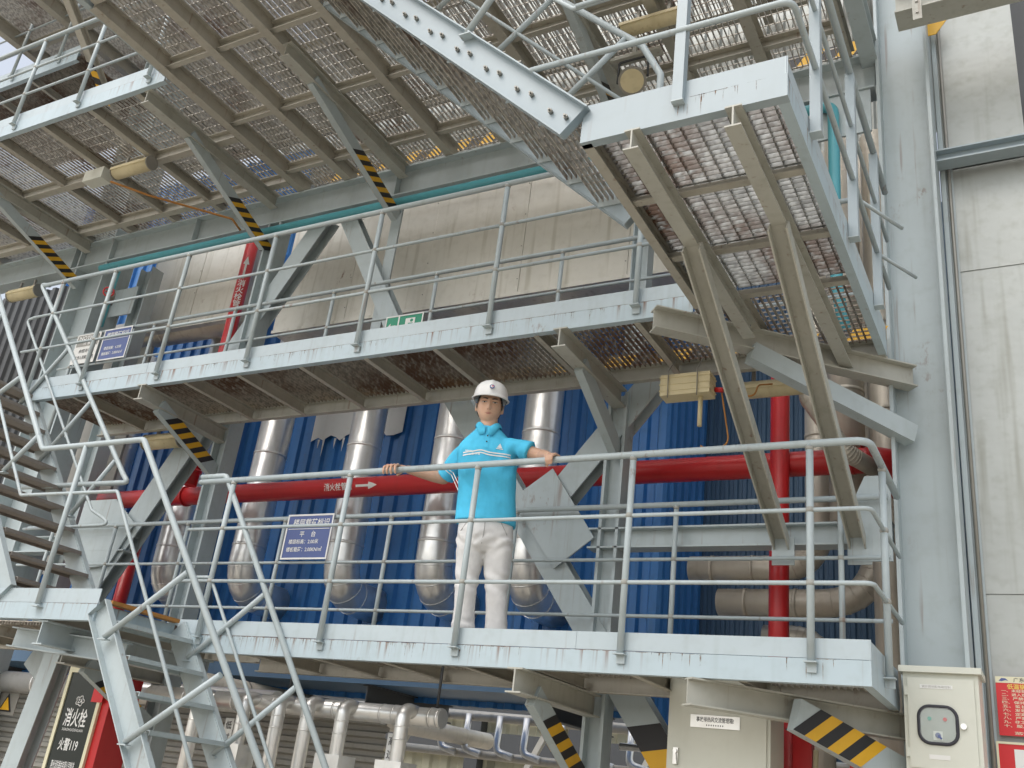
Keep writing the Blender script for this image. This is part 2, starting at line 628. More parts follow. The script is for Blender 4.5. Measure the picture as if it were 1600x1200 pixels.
MB().poly([(-8.35, 6.035, 3.75), (-7.9, 6.035, 3.75), (-7.55, 6.035, 3.5), (-7.75, 6.035, 3.1), (-8.35, 6.035, 3.05)], (0, -1, 0), 0.014).build('plate', 'steel', t)

# ------------------------------------------------------------------ decks
def fascia(parent, p, q, zc0, zc1, ztoe, back=0.004, mat='fascia', toe_mat='fascia_upper', inner='left', splice=()):
    """channel from zc0 to zc1 with a toe plate up to ztoe; the deck lies on the side given by d x up of q->p"""
    p, q = Vector((p[0], p[1], 0)), Vector((q[0], q[1], 0))
    d = (q - p).normalized()
    s = d.cross(Vector((0, 0, 1)))
    h = zc1 - zc0
    zc = Vector((0, 0, (zc0 + zc1) / 2))
    MB().prof(p + zc, q + zc, chan(h, 0.05, 0.008)).build('edge_channel', mat, parent)
    off = s * (back + 0.003)
    n = max(1, int(round((q - p).length / 1.6)))
    for i in range(n):
        a, b_ = p.lerp(q, i / n), p.lerp(q, (i + 1) / n)
        a = a + d * (0.0015 if i else 0)
        jit = s * random.uniform(-0.001, 0.001)
        zz = Vector((0, 0, (zc1 + ztoe) / 2 + 0.0015))
        MB().beam(a + off + zz + jit, b_ + off + zz + jit, 0.006, max(0.002, ztoe - zc1 - 0.003)).build('toe_plate', toe_mat, parent)


def deck_fill(parent, xs, y0, y1, zc1, ys=(), along='Y', pitch=0.036, cross=0.1, mat='grating', depth=0.03, joist_h=0.09, jmat='deck_soffit'):
    """joists along Y at every inner x of xs, grating panels between"""
    for x in xs[1:-1]:
        MB().prof((x, y0 + 0.012, zc1 - 0.032 - joist_h / 2), (x, y1 - 0.012, zc1 - 0.032 - joist_h / 2), chan(joist_h, 0.04, 0.007)).build('joist', jmat, parent)
    yy = [y0] + list(ys) + [y1]
    for a, b_ in zip(xs[:-1], xs[1:]):
        for c_, d_ in zip(yy[:-1], yy[1:]):
            grating(parent, a, b_, c_ + 0.01, d_ - 0.01, zc1, along, pitch, cross, depth, mat)


# lower platform
z0, z1, zt = 2.21, 2.33, 2.43
L1 = thing('walkway_platform', 'lower steel platform the worker stands on', 'platform', (-3.1, 5.45, 2.21), 'walkway platforms')
fascia(L1, (-0.81, 5.0), (-5.52, 5.0), z0, z1, zt)
fascia(L1, (-0.812, 5.90), (-0.812, 5.002), z0 + 0.003, z1 - 0.002, zt - 0.002)
fascia(L1, (-5.52, 5.92), (-0.82, 5.92), z0, z1, zt, mat='deck_soffit')
xs = [-5.5, -4.9, -4.35, -3.8, -3.2, -2.72, -2.1, -1.5, -0.83]
deck_fill(L1, xs, 5.03, 5.89, z1 + 0.004, joist_h=0.08)
# left landing of the stair
LL = thing('stair_landing', 'white edged stair landing left of the lower platform', 'landing', (-5.6, 4.3, 2.27), 'stair landings')
fascia(LL, (-5.53, 4.3), (-6.75, 4.3), 2.275, 2.385, 2.485)
fascia(LL, (-5.532, 4.99), (-5.532, 4.302), 2.278, 2.383, 2.385)
fascia(LL, (-9.0, 5.92), (-5.53, 5.92), 2.275, 2.385, 2.485, mat='deck_soffit')
deck_fill(LL, [-6.74, -6.1, -5.54], 4.32, 5.89, 2.387)
deck_fill(LL, [-9.0, -8.3, -7.6, -6.76], 5.02, 5.89, 2.387)
MB().prof((-6.05, 4.32, 2.19), (-6.05, 5.9, 2.19), ibeam(0.16, 0.1, 0.01)).build('bearer', 'steel', LL)
MB().prof((-6.7, 4.6, 2.19), (-5.5, 4.6, 2.12), ibeam(0.14, 0.1, 0.01)).build('bearer', 'steel', LL)

# middle platform
z0, z1, zt = 4.38, 4.50, 4.60
L2 = thing('walkway_platform', 'middle steel platform above the worker, with signs on its rear rail', 'platform', (-4.5, 5.45, 4.38), 'walkway platforms')
fascia(L2, (-1.79, 5.0), (-8.28, 5.0), z0, z1, zt)
fascia(L2, (-8.28, 5.92), (-0.81, 5.92), z0, z1, 4.502, mat='steel_rusty_shaded')
mbz = MB()
n = 34
for i in range(n):
    xa, xb = -8.2 + 7.35 * i / n, -8.2 + 7.35 * (i + 1) / n
    sk = 0.06
    vs = [(xa, 5.905, 4.505), (xb, 5.905, 4.505), (xb + sk, 5.905, 4.605), (xa + sk, 5.905, 4.605), (xa, 5.911, 4.505), (xb, 5.911, 4.505), (xb + sk, 5.911, 4.605), (xa + sk, 5.911, 4.605)]
    mbz.add(vs, [(0, 1, 2, 3), (7, 6, 5, 4), (0, 4, 5, 1), (3, 2, 6, 7)], i % 2)
mbz.build('toe_plate', ['black', 'yellow'], L2)
xs = [-8.26, -7.6, -7.0, -6.2, -5.6, -4.95, -4.33, -3.72, -2.91, -2.19, -1.5, -0.83]
deck_fill(L2, xs, 5.03, 5.88, z1 + 0.004, mat='grating_rust', joist_h=0.1, jmat='deck_soffit', pitch=0.04, cross=0.06)

# right-hand stair landing in front of the middle platform
LR = thing('stair_landing', 'projecting stair landing with see-through grating floor at the upper right', 'landing', (-1.28, 4.1, 4.38), 'stair landings')
fascia(LR, (-0.80, 3.28), (-1.77, 3.28), z0, z1, zt, mat='steel_clean_dimmed', toe_mat='steel_clean_dimmed')
fascia(LR, (-0.802, 5.9), (-0.802, 3.282), z0 + 0.003, z1 - 0.002, zt - 0.002)
MB().prof((-1.77, 3.3, 4.44), (-1.77, 4.97, 4.44), chan(0.12, 0.05, 0.008)).build('edge_channel', 'deck_soffit', LR)
for y in (3.88, 4.45, 4.965):
    MB().prof((-1.755, y, 4.40), (-0.83, y, 4.40), ang(0.06, 0.05, 0.007)).build('cross_angle', 'deck_soffit', LR)
for y0, y1 in ((3.31, 3.88), (3.88, 4.45), (4.45, 4.96)):
    for xa, xb in ((-1.74, -1.50), (-1.50, -1.03), (-1.03, -0.83)):
        grating(LR, xa, xb, y0, y1, z1 + 0.004, 'X', 0.037, 0.075, 0.03, 'grating_clean')
for x, ye in ((-1.50, 5.22), (-1.03, 5.78)):
    MB().prof((x, 3.262, 4.322), (x, ye, 4.322), ibeam(0.112, 0.075, 0.008)).build('cantilever_joist', 'steel_rusty_shaded', LR)

# ------------------------------------------------------------------ brackets and struts
def bracket(label, p, q, h, bp, bq, haz=None, bw=0.06, bh=0.13, w=0.1):
    """arm p->q under a deck and a brace bp->bq back to the frame"""
    t = thing('cantilever_bracket', label, 'bracket', q, 'brackets under the decks')
    MB().prof(p, q, ibeam(h, w, 0.009)).build('arm', 'steel_rusty_shaded', t)
    b_ = MB().prof(bp, bq, rect(bw, bh)).build('brace', 'steel', t)
    if haz:
        hazard(b_, bp, bq, bw, bh, haz[0], haz[1], haz[2], haz[3])
    return t


bracket('striped bracket under the middle platform, above the red pipe at the left', (-6.62, 4.97, 4.31), (-6.66, 6.02, 4.31), 0.138, (-6.62, 5.2, 4.27), (-6.66, 6.02, 3.95), (0.16, 0.72, 9, 0.11))
bracket('plain bracket under the middle platform, right of the worker', (-2.68, 4.97, 4.31), (-2.68, 6.02, 4.31), 0.138, (-2.68, 5.32, 4.27), (-2.68, 6.02, 3.9))
bracket('striped bracket under the lower platform, below the worker', (-2.72, 4.95, 2.14), (-2.70, 6.02, 2.14), 0.138, (-2.72, 5.2, 2.09), (-2.70, 6.02, 1.62), (0.2, 0.72, 7, 0.11))
bracket('striped bracket behind the left stair treads', (-6.62, 4.97, 2.14), (-6.66, 6.02, 2.14), 0.138, (-6.62, 5.2, 2.1), (-6.66, 6.02, 1.72), (0.2, 0.62, 6, 0.11))
bracket('skewed bracket running from the middle platform corner to the wide column', (-2.0, 4.89, 4.305), (-0.68, 6.1, 4.305), 0.15, (-1.52, 5.32, 4.22), (-0.70, 6.08, 3.90), None, 0.09, 0.12)
bracket('broad skewed bracket with bold stripes under the lower platform corner', (-1.72, 4.99, 2.138), (-0.70, 6.1, 2.138), 0.138, (-1.26, 5.36, 2.10), (-0.72, 6.06, 1.84), (0.06, 0.52, 6, 0.14), 0.06, 0.17)
for i, (x, yt, yf, zf, lb) in enumerate(((-9.66, 4.65, 6.02, 6.42, 'striped brace under the top deck at the far left'),
                                         (-6.76, 4.8, 6.02, 6.40, 'striped brace under the top deck, above the red riser'),
                                         (-5.12, 4.62, 6.02, 6.42, 'striped brace under the top deck, beside the middle of the tank'),
                                         (-2.72, 4.6, 6.02, 6.42, 'striped brace under the top deck, behind the spot lamp'))):
    bracket(lb, (x, 4.26, 6.93), (x, 6.02, 6.93), 0.138, (x, yt, 6.9), (x, yf, zf), (0.72, 1.38, 11, 0.11), 0.06, 0.12)
for x, yt, lb in ((-1.49, 4.12, 'long thin strut holding up the landing, the one nearer the worker'), (-1.03, 4.06, 'long thin strut holding up the landing, the one nearer the wide column')):
    t = thing('landing_strut', lb, 'strut', (x, 6.0, 3.19), 'struts under the upper landing')
    MB().prof((x, yt, 4.28), (x, 6.03, 3.22), chan(0.1, 0.075, 0.009), (1, 0, 0)).build('channel', 'steel_rusty_shaded', t)
    MB().box(x - 0.06, x + 0.08, 5.998, 6.01, 3.06, 3.24).build('shoe_plate', 'steel', t)

# ------------------------------------------------------------------ guard rails
def railing(name, label, pts, posts, zt, mids, loc, r=0.021, rm=0.0125, bend=0.09, group='guard rails', square=False, mat='steel', ends=None):
    """pts: plan points of the rail line; posts: (x, y, zbase)"""
    t = thing(name, label, 'railing', loc, group)
    MB().tube(fillet([(x, y, zt) for x, y in pts], bend), r, 10).build('handrail', mat, t)
    for z in mids:
        MB().tube(fillet([(x, y, z) for x, y in pts], bend * 0.6), rm, 8).build('mid_rail', mat, t)
    for x, y, zb in posts:
        if square:
            b_ = MB().prof((x, y, zb), (x, y, zt - 0.01), ang(0.05, 0.05, 0.006), (0, 1, 0)).build('post', 'steel_clean_dimmed', t)
            MB().box(x - 0.052, x + 0.004, y - 0.004, y + 0.056, zb - 0.007, zb).build('foot_plate', 'steel', b_)
        else:
            po = rail_post(t, (x, y, zb), (x, y, zt), r * 0.93)
            for z in mids:
                if z > zb + 0.1:
                    MB().tube([(x, y, z - 0.014), (x, y, z - 0.004), (x, y, z + 0.004), (x, y, z + 0.014)], [r * 0.94, r * 1.1, r * 1.1, r * 0.94], 10).build('weld', 'weld', po)
            MB().tube([(x, y, zt - r - 0.016), (x, y, zt - r + 0.004)], [r * 0.95, r * 1.12], 10).build('weld', 'weld', po)
    return t


ZR1 = 3.455
yf = 4.972
t = railing('guard_rail', 'front guard rail the worker is holding', [(-5.62, yf), (-0.785, yf), (-0.785, 5.93)],
            [(x, yf, 2.31) for x in (-5.27, -4.185, -3.16, -2.10, -1.088)] + [(-0.785, 5.38, 2.31)], ZR1, (3.085, 2.70), (-3.1, yf, 2.31))
railing('guard_rail', 'thin rear guard rail behind the worker, carrying the blue load sign', [(-9.0, 5.955), (-0.84, 5.955)],
        [(x, 5.955, 2.40) for x in (-8.6, -7.7, -6.75, -5.61, -4.52, -3.40, -2.18, -1.12)], ZR1 + 0.01, (3.09, 2.715), (-4, 5.955, 2.4), r=0.019)
ZR2 = 5.645
railing('guard_rail', 'front guard rail of the middle platform', [(-8.5, yf), (-1.80, yf)],
        [(x, yf, 4.465) for x in (-8.2, -7.45, -6.49, -5.47, -4.37, -3.24, -2.16)], ZR2, (5.285, 4.91), (-4.5, yf, 4.46))
railing('guard_rail', 'rear guard rail of the middle platform, carrying the notice boards', [(-9.4, 5.955), (-1.0, 5.955)],
        [(x, 5.955, 4.5) for x in (-9.2, -8.9, -8.0, -6.86, -5.62, -4.48, -3.26, -2.1)], ZR2 + 0.015, (5.275, 4.90), (-5, 5.955, 4.5), r=0.019)
t = railing('guard_rail', 'angle-post guard rail round the upper stair landing', [(-1.86, 3.25), (-0.772, 3.25), (-0.772, 5.9)],
            [(-1.26, 3.246, 4.47), (-0.75, 3.7, 4.5), (-0.75, 4.63, 4.5), (-0.75, 5.42, 4.5)], 5.63, (5.24,), (-1.3, 3.25, 4.47), square=True)
MB().tube(fillet([(-2.08, 3.25, 4.89), (-0.772, 3.25, 4.875), (-0.772, 5.9, 4.875)], 0.06), 0.0155, 8).build('mid_rail', 'steel', t)
for yy in (4.9, 5.5):
    MB().tube([(-0.772, yy, 4.9), (-0.60, yy + 0.35, 4.9)], 0.011, 8).build('tie_rod', 'steel', t)
rust_drips(L1, -5.4, -0.83, 4.9993, 2.3295, 2.21, 110, [(x, 2.31) for x in (-5.27, -4.185, -3.16, -2.10, -1.088)], 4)
rust_drips(L2, -8.2, -1.82, 4.9993, 4.4995, 4.38, 90, [(x, 4.465) for x in (-8.2, -7.45, -6.49, -5.47, -4.37, -3.24, -2.16)], 9)
rust_drips(LR, -1.74, -0.83, 3.2793, 4.4995, 4.38, 14, [(-1.26, 4.47)], 5)
# ------------------------------------------------------------------ stairs
def stair(label, xa, za, xb, zb, y0, y1, nst, kind, loc, sw=0.17, mat='steel', top=None):
    """flight from (xa, za) at the head to (xb, zb) at the foot, between y0 and y1"""
    t = thing('stair_flight', label, 'stairs', loc, 'stair flights')
    d = Vector((xb - xa, 0, zb - za)).normalized()
    sides = []
    for y, up in ((y0, 1), (y1, -1)):
        a, b_ = Vector((xa, y, za)), Vector((xb, y, zb))
        if up == 1:
            a, b_ = b_, a        # flanges turned outwards on the near side
        else:
            pass
        s_, u_ = frame_of(b_ - a, (0, 0, 1))
        sides.append(MB().prof(a, b_, chan(sw, 0.045 if s_.y * (-1 if y == y0 else 1) > 0 else -0.045, 0.008)).build('stringer', mat, t))
    n = Vector((-d.z, 0, d.x))
    if n.z < 0:
        n = -n
    for i in range(nst):
        f = (i + 0.5) / nst
        p = Vector((xa, 0, za)).lerp(Vector((xb, 0, zb)), f)
        zt_ = p.z + 0.03
        run = abs(xb - xa) / nst
        if kind == 'grate':
            wx = max(0.24, run * 1.05)
            me = grating_mesh(wx, y1 - y0 - 0.03, 'Y', 0.032, 0.075, 0.03, 'grating')
            tr = place(me, 'tread', t, (p.x - wx / 2, y0 + 0.015, zt_))
            MB().box(p.x + wx / 2 - 0.002, p.x + wx / 2 + 0.03, y0 + 0.012, y1 - 0.012, zt_ - 0.004, zt_ + 0.003).build('nosing', 'dull_metal', tr)
            for y in (y0 + 0.012, y1 - 0.018):
                MB().box(p.x - wx / 2, p.x + wx / 2, y, y + 0.006, zt_ - 0.06, zt_ + 0.001).build('end_plate', 'steel', tr)
            for off in (-0.045, 0.045):
                c_ = p + d * 0.0 + Vector((off, 0, 0)) + Vector((0, 0, -0.012 - (0.03 if off > 0 else -0.03)))
                bm_ = MB()
                bm_.tube([(c_.x, y0 - 0.022, c_.z), (c_.x, y0 - 0.001, c_.z)], 0.012, 6)
                bm_.tube([(c_.x, y0 - 0.034, c_.z), (c_.x, y0 - 0.02, c_.z)], 0.006, 6)
                bm_.build('bolt', 'dull_metal', sides[0])
        else:
            mb = MB()
            w = 0.23
            mb.box(p.x - w / 2, p.x + w / 2, y0 + 0.01, y1 - 0.01, zt_ - 0.006, zt_)
            mb.box(p.x + w / 2 - 0.006, p.x + w / 2, y0 + 0.01, y1 - 0.01, zt_ - 0.028, zt_ - 0.006)
            mb.box(p.x - w / 2, p.x - w / 2 + 0.006, y0 + 0.01, y1 - 0.01, zt_ - 0.028, zt_ - 0.006)
            mb.build('tread', top or 'steel', t)
    return t


stair('lower left stair flight going down to the ground', -5.50, 2.36, -3.62, 0.04, 4.32, 4.985, 11, 'pan', (-3.65, 4.65, 0))
st = thing('landing_nosing', 'rusty orange nosing bar at the head of the lower left stair', 'nosing', (-5.5, 4.65, 2.4))
MB().box(-5.53, -5.46, 4.36, 4.96, 2.395, 2.42).build('bar', 'wood', st)
stair('upper left stair flight rising to the middle platform', -8.32, 4.5, -6.52, 2.45, 4.32, 5.03, 11, 'pan', (-6.5, 4.65, 2.4), top='tread_brown')
stair('bolted grating stair flight rising from the upper landing', -4.56, 7.12, -1.80, 4.50, 3.29, 4.06, 13, 'grate', (-1.8, 3.65, 4.5), 0.19, 'steel_clean_dimmed')


def stair_rail(label, top, mid, posts, loc, plate=True):
    t = thing('stair_handrail', label, 'handrail', loc, 'stair handrails')
    MB().tube(fillet(top, 0.06), 0.021, 10).build('handrail', 'steel', t)
    for mline in mid:
        MB().tube(fillet(mline, 0.04), 0.0125, 8).build('mid_rail', 'steel', t)
    for a, b_ in posts:
        o = MB().tube([a, b_], 0.0195, 10).build('post', 'steel', t)
        if plate:
            a = Vector(a)
            MB().box(a.x - 0.035, a.x + 0.035, a.y - 0.024, a.y + 0.024, a.z - 0.02, a.z - 0.012).build('foot_plate', 'steel', o)
    return t


yn, yr = 4.275, 4.985
stair_rail('near handrail of the left stairs, level across the landing', [(-8.9, yn, 6.16), (-6.60, yn, 3.53), (-5.50, yn, 3.53), (-2.85, yn, 0.0 + 0.35)],
           [[(-8.75, yn, 5.64), (-6.68, yn, 3.17), (-5.62, yn, 3.155), (-3.55, yn, 0.46)]],
           [((-6.10, yn, 2.37), (-6.10, yn, 3.53)), ((-5.34, yn, 2.17), (-4.745, yn, 2.585)), ((-4.91, yn, 1.57), (-4.27, yn, 1.985)), ((-4.44, yn, 0.96), (-3.80, yn, 1.40)),
            ((-6.99, yn, 3.38), (-6.69, yn, 3.66)), ((-7.50, yn, 4.02), (-7.18, yn, 4.20)), ((-8.1, yn, 4.62), (-7.75, yn, 4.86))], (-5.3, yn, 0.3))
stair_rail('far handrail of the lower left stair, beside the platform', [(-5.63, yr, 3.50), (-5.38, yr, 3.50), (-2.95, yr, 0.20)],
           [[(-5.49, yr, 2.73), (-5.29, yr, 2.73), (-3.4, yr, 0.26)]],
           [((-5.32, yr, 2.16), (-4.745, yr, 2.61)), ((-4.88, yr, 1.57), (-4.31, yr, 2.02)), ((-4.42, yr, 0.98), (-3.86, yr, 1.42))], (-4.5, yr, 0.3))
stair_rail('far handrail of the upper left stair, below the notice boards', [(-8.44, yr, 5.645), (-8.58, yr, 5.68), (-6.53, yr, 3.56), (-6.46, yr, 3.50), (-7.8, yr, 3.52)],
           [[(-8.44, yr, 5.285), (-8.62, yr, 5.29), (-6.80, yr, 3.28), (-6.5, yr, 3.15), (-7.6, yr, 3.14)]],
           [((-8.26, yr, 4.35), (-7.80, yr, 4.87)), ((-7.70, yr, 3.75), (-7.24, yr, 4.28)), ((-7.05, yr, 3.25), (-6.69, yr, 3.70))], (-7, yr, 2.5))
yn, yr = 3.262, 4.075
dx = Vector((-1, 0, 0.95))
stair_rail('near handrail of the bolted upper stair', [(-1.45, yn, 5.63), (-1.86, yn, 5.63), (-4.0, yn, 7.66)],
           [[(-1.3, yn, 5.24), (-1.88, yn, 5.24), (-4.0, yn, 7.25)]],
           [((-2.53, yn, 5.30), (-2.16, yn, 5.92)), ((-3.55, yn, 6.27), (-3.2, yn, 6.86))], (-2.5, yn, 5))
stair_rail('far handrail of the bolted upper stair', [(-1.72, yr, 4.55), (-1.72, yr, 5.44), (-1.85, yr, 5.70), (-4.2, yr, 7.98)],
           [[(-1.80, yr, 5.17), (-4.2, yr, 7.54)]],
           [((-2.45, yr, 5.33), (-1.95, yr, 5.81)), ((-3.0, yr, 5.9), (-2.5, yr, 6.34)), ((-3.6, yr, 6.45), (-3.1, yr, 6.9))], (-2.4, yr, 5), plate=False)

# ------------------------------------------------------------------ top deck
L3 = thing('walkway_platform', 'large top deck of rusty joists and grating seen from below', 'platform', (-4, 4.7, 7.0), 'walkway platforms')
jx = [-6.42 + 0.6 * i for i in range(10)]
for i, x in enumerate(jx):
    MB().prof((x, 3.0 if i else 3.36, 7.08), (x, 6.12, 7.08), ibeam(0.16, 0.085, 0.009)).build('joist', 'deck_soffit', L3)
for y in (3.36, 4.17, 4.98, 5.77):
    for xa, xb in zip(jx[:-1], jx[1:]):
        MB().prof((xa + 0.006, y, 7.09), (xb - 0.006, y, 7.09), chan(0.1, 0.05, 0.007)).build('cross_channel', 'deck_soffit', L3)
for xa, xb in zip(jx[:-1], jx[1:]):
    for ya, yb in ((2.6, 3.36), (3.36, 4.17), (4.17, 4.98), (4.98, 5.77), (5.77, 6.2)):
        grating(L3, xa, xb, ya, yb, 7.20, 'Y', 0.044, 0.1, 0.026, 'grating')
for y in (2.6,):
    MB().prof((-1.0, y, 7.12), (-6.5, y, 7.12), chan(0.2, 0.06, 0.008)).build('edge_channel', 'steel', L3)
MB().prof((-6.5, 2.62, 7.12), (-6.5, 4.2, 7.12), chan(0.2, 0.06, 0.008)).build('edge_channel', 'steel', L3)
mbz = MB()
n = 40
for i in range(n):
    xa, xb, sk = -6.4 + 6.0 * i / n, -6.4 + 6.0 * (i + 1) / n, 0.09
    vs = [(xa, 6.205, 7.2), (xb, 6.205, 7.2), (xb + sk, 6.205, 7.33), (xa + sk, 6.205, 7.33), (xa, 6.212, 7.2), (xb, 6.212, 7.2), (xb + sk, 6.212, 7.33), (xa + sk, 6.212, 7.33)]
    mbz.add(vs, [(0, 1, 2, 3), (7, 6, 5, 4), (0, 4, 5, 1), (3, 2, 6, 7)], i % 2)
mbz.build('toe_plate', ['black', 'yellow'], L3)
L3b = thing('walkway_platform', 'narrower top deck at the far left with a bright edge and guard rail', 'platform', (-9.5, 5.1, 7.0), 'walkway platforms')
fascia(L3b, (-6.52, 4.22), (-13.0, 4.22), 7.0, 7.13, 7.24)
jx2 = [-13.0, -12.2, -11.4, -10.6, -9.75, -9.0, -8.3, -7.6, -6.95, -6.45]
for x in jx2[1:-1]:
    MB().prof((x, 4.25, 7.07), (x, 6.1, 7.07), chan(0.13, 0.06, 0.008)).build('joist', 'deck_soffit', L3b)
for y in (5.1, 5.85):
    MB().prof((-13.0, y, 7.05), (-6.46, y, 7.05), ibeam(0.12, 0.08, 0.008)).build('cross_beam', 'deck_soffit', L3b)
for xa, xb in zip(jx2[:-1], jx2[1:]):
    for ya, yb in ((4.26, 5.1), (5.1, 5.85), (5.85, 6.2)):
        grating(L3b, xa, xb, ya, yb, 7.135, 'Y', 0.048, 0.1, 0.022, 'grating')
railing('guard_rail', 'guard rail of the far left top deck against the bright sky', [(-13.0, 4.19), (-6.56, 4.19)],
        [(x, 4.19, 7.08) for x in (-11.6, -10.6, -9.62, -8.64, -7.68, -6.72)], 8.17, (7.80, 7.45), (-9, 4.19, 7.08))
# ------------------------------------------------------------------ walls behind
def corrugated(label, x0, x1, y, z0, z1, pitch, amp, mat, sheet=0.9, name='corrugated_wall', horizontal=False, axis='X', loc=None):
    """trapezoid sheeting facing -Y (axis X) or +X/-X (axis Y); every sheet is a part"""
    t = thing(name, label, 'wall', loc or (x0, y, z0))
    n = max(1, int(round((x1 - x0) / sheet)))
    for i in range(n):
        a, b_ = x0 + (x1 - x0) * i / n, x0 + (x1 - x0) * (i + 1) / n
        mb = MB()
        jit = random.uniform(-0.002, 0.002)
        if horizontal:
            k = int((z1 - z0) / pitch)
            prof = []
            for j in range(k):
                zz = z0 + j * pitch
                prof += [(0, zz), (0, zz + pitch * 0.35), (-amp, zz + pitch * 0.5), (-amp, zz + pitch * 0.85)]
            vs = [(xx, y + jit + o, zz) for xx in (a + 0.002, b_ - 0.002) for o, zz in prof]
        else:
            k = max(1, int(round((b_ - a) / pitch)))
            pp = (b_ - a) / k
            prof = []
            for j in range(k):
                xx = a + j * pp
                prof += [(xx, 0), (xx + pp * 0.38, 0), (xx + pp * 0.5, -amp), (xx + pp * 0.88, -amp)]
            prof.append((b_ + 0.004, 0.003))
            if axis == 'X':
                vs = [(xx, y + jit + o, zz) for zz in (z0, z1) for xx, o in prof]
            else:
                vs = [(y + jit - o, xx, zz) for zz in (z0, z1) for xx, o in prof]
        m_ = len(prof)
        mb.add(vs, [(j, j + 1, m_ + j + 1, m_ + j) for j in range(m_ - 1)])
        mb.build('cladding_sheet', mat, t)
    return t


corrugated('backdrop wall added far left behind the stairs, coloured dark in place of shade', -26.0, -11.2, 7.2, 0.0, 7.4, 0.18, 0.035, 'dark_grey', sheet=1.8)  # wall added as backdrop, its dark colour standing in for shade
corrugated('blue corrugated steel wall behind the silver pipes', -13.0, -2.95, 7.78, 2.25, 7.6, 0.18, 0.035, 'blue')
corrugated('blue corrugated wall rising higher behind the wide left column', -13.0, -8.3, 7.86, 7.55, 9.4, 0.18, 0.035, 'blue')
corrugated('pale corrugated wall above the top deck', -9.5, 0.5, 8.3, 7.9, 12.0, 0.18, 0.035, 'clad')
corrugated('blue finely ribbed wall set back beside the wide column, its shade mixed into the colour', -3.2, 1.2, 8.75, 1.6, 7.4, 0.09, 0.02, 'blue_dark')
corrugated('blue corrugated return wall facing the wide column', 7.78, 8.75, -2.95, 2.25, 7.4, 0.18, 0.03, 'blue', axis='Y', loc=(-2.95, 7.78, 2.25))
corrugated('grey corrugated wall low down behind the fire cabinet', -26.0, -5.6, 7.9, 0.0, 2.3, 0.11, 0.05, 'siding', sheet=2.4, horizontal=True)
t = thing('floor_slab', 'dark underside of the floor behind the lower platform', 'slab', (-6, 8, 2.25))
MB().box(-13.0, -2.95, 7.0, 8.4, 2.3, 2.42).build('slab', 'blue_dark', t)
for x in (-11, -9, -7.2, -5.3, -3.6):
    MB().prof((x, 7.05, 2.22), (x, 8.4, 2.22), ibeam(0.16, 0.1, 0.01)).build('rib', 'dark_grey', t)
# torn white sheet left on the blue wall
t = thing('torn_sheet', 'torn white sheet clinging to the blue wall above the pipes', 'sheet', (-6.6, 7.7, 4.9))
out = [(-7.15, 7.715, 5.5)]
x = -7.15
random.seed(21)
while x < -5.9:
    out.append((x, 7.715, 4.97 + random.uniform(-0.05, 0.04) + (0.05 if -6.5 < x < -6.3 else 0)))
    x += random.uniform(0.05, 0.11)
out += [(-5.9, 7.715, 5.5)]
MB().poly(out, (0, -1, 0), 0.006).build('sheet', 'white', t)
for x, l in ((-7.05, 0.10), (-6.98, 0.2), (-6.82, 0.12), (-6.7, 0.16)):
    MB().poly([(x, 7.713, 4.95), (x + 0.03, 7.713, 4.95), (x + 0.012, 7.713, 4.95 - l)], (0, -1, 0), 0.004).build('strip', 'white', t)

# far side of the yard, seen under the floor
t = corrugated('far cream coloured building seen under the lower platform', -26, 10, 21.0, 0.0, 5.5, 0.5, 0.06, 'sign_cream', sheet=3.0, name='far_building')
for x in (-16, -12.4, -9.8, -6.4, -3):
    MB().box(x, x + 0.35, 20.6, 20.9, 0, 5.4).build('post', 'dark_grey', t)
for z, h, mt_ in ((1.2, 0.7, 'dark_grey'), (2.45, 0.5, 'dark_grey'), (3.28, 0.3, 'dark_grey')):
    MB().box(-26, 10, 20.55, 20.75, z, z + h).build('rail_beam', mt_, t)
for x in (-14.6, -11.2, -8.7, -7.6, -5.2):
    MB().beam((x, 19.5, 0.2), (x + 1.6, 19.5, 3.3), 0.12, 0.12).build('prop', 'siding', t)

# ------------------------------------------------------------------ insulated pipes
def pipe(label, pts, r, bend, bands=(), mat='silver', name='insulated_pipe', cat='pipe', group='insulated pipes', gore=0, seg=24, ends=False, loc=None):
    t = thing(name, label, cat, loc or pts[0], group)
    line = fillet(pts, bend, 8)
    MB().tube(line, r, seg).build('jacket', mat, t)
    # seams round the elbows
    if gore:
        for i in range(1, len(line) - 1):
            d = (line[i + 1] - line[i - 1]).normalized()
            if (line[i] - line[i - 1]).length < 0.4 and (line[i + 1] - line[i]).length < 0.4 and i % gore == 0:
                MB().tube([line[i] - d * 0.004, line[i] + d * 0.004], r + 0.003, seg).build('seam', mat, t)
    for a, b_, f in bands:
        a, b_ = Vector(a), Vector(b_)
        p = a.lerp(b_, f)
        d = (b_ - a).normalized()
        MB().tube([p - d * 0.014, p + d * 0.014], r + 0.0045, seg).build('band', mat, t)
    return t


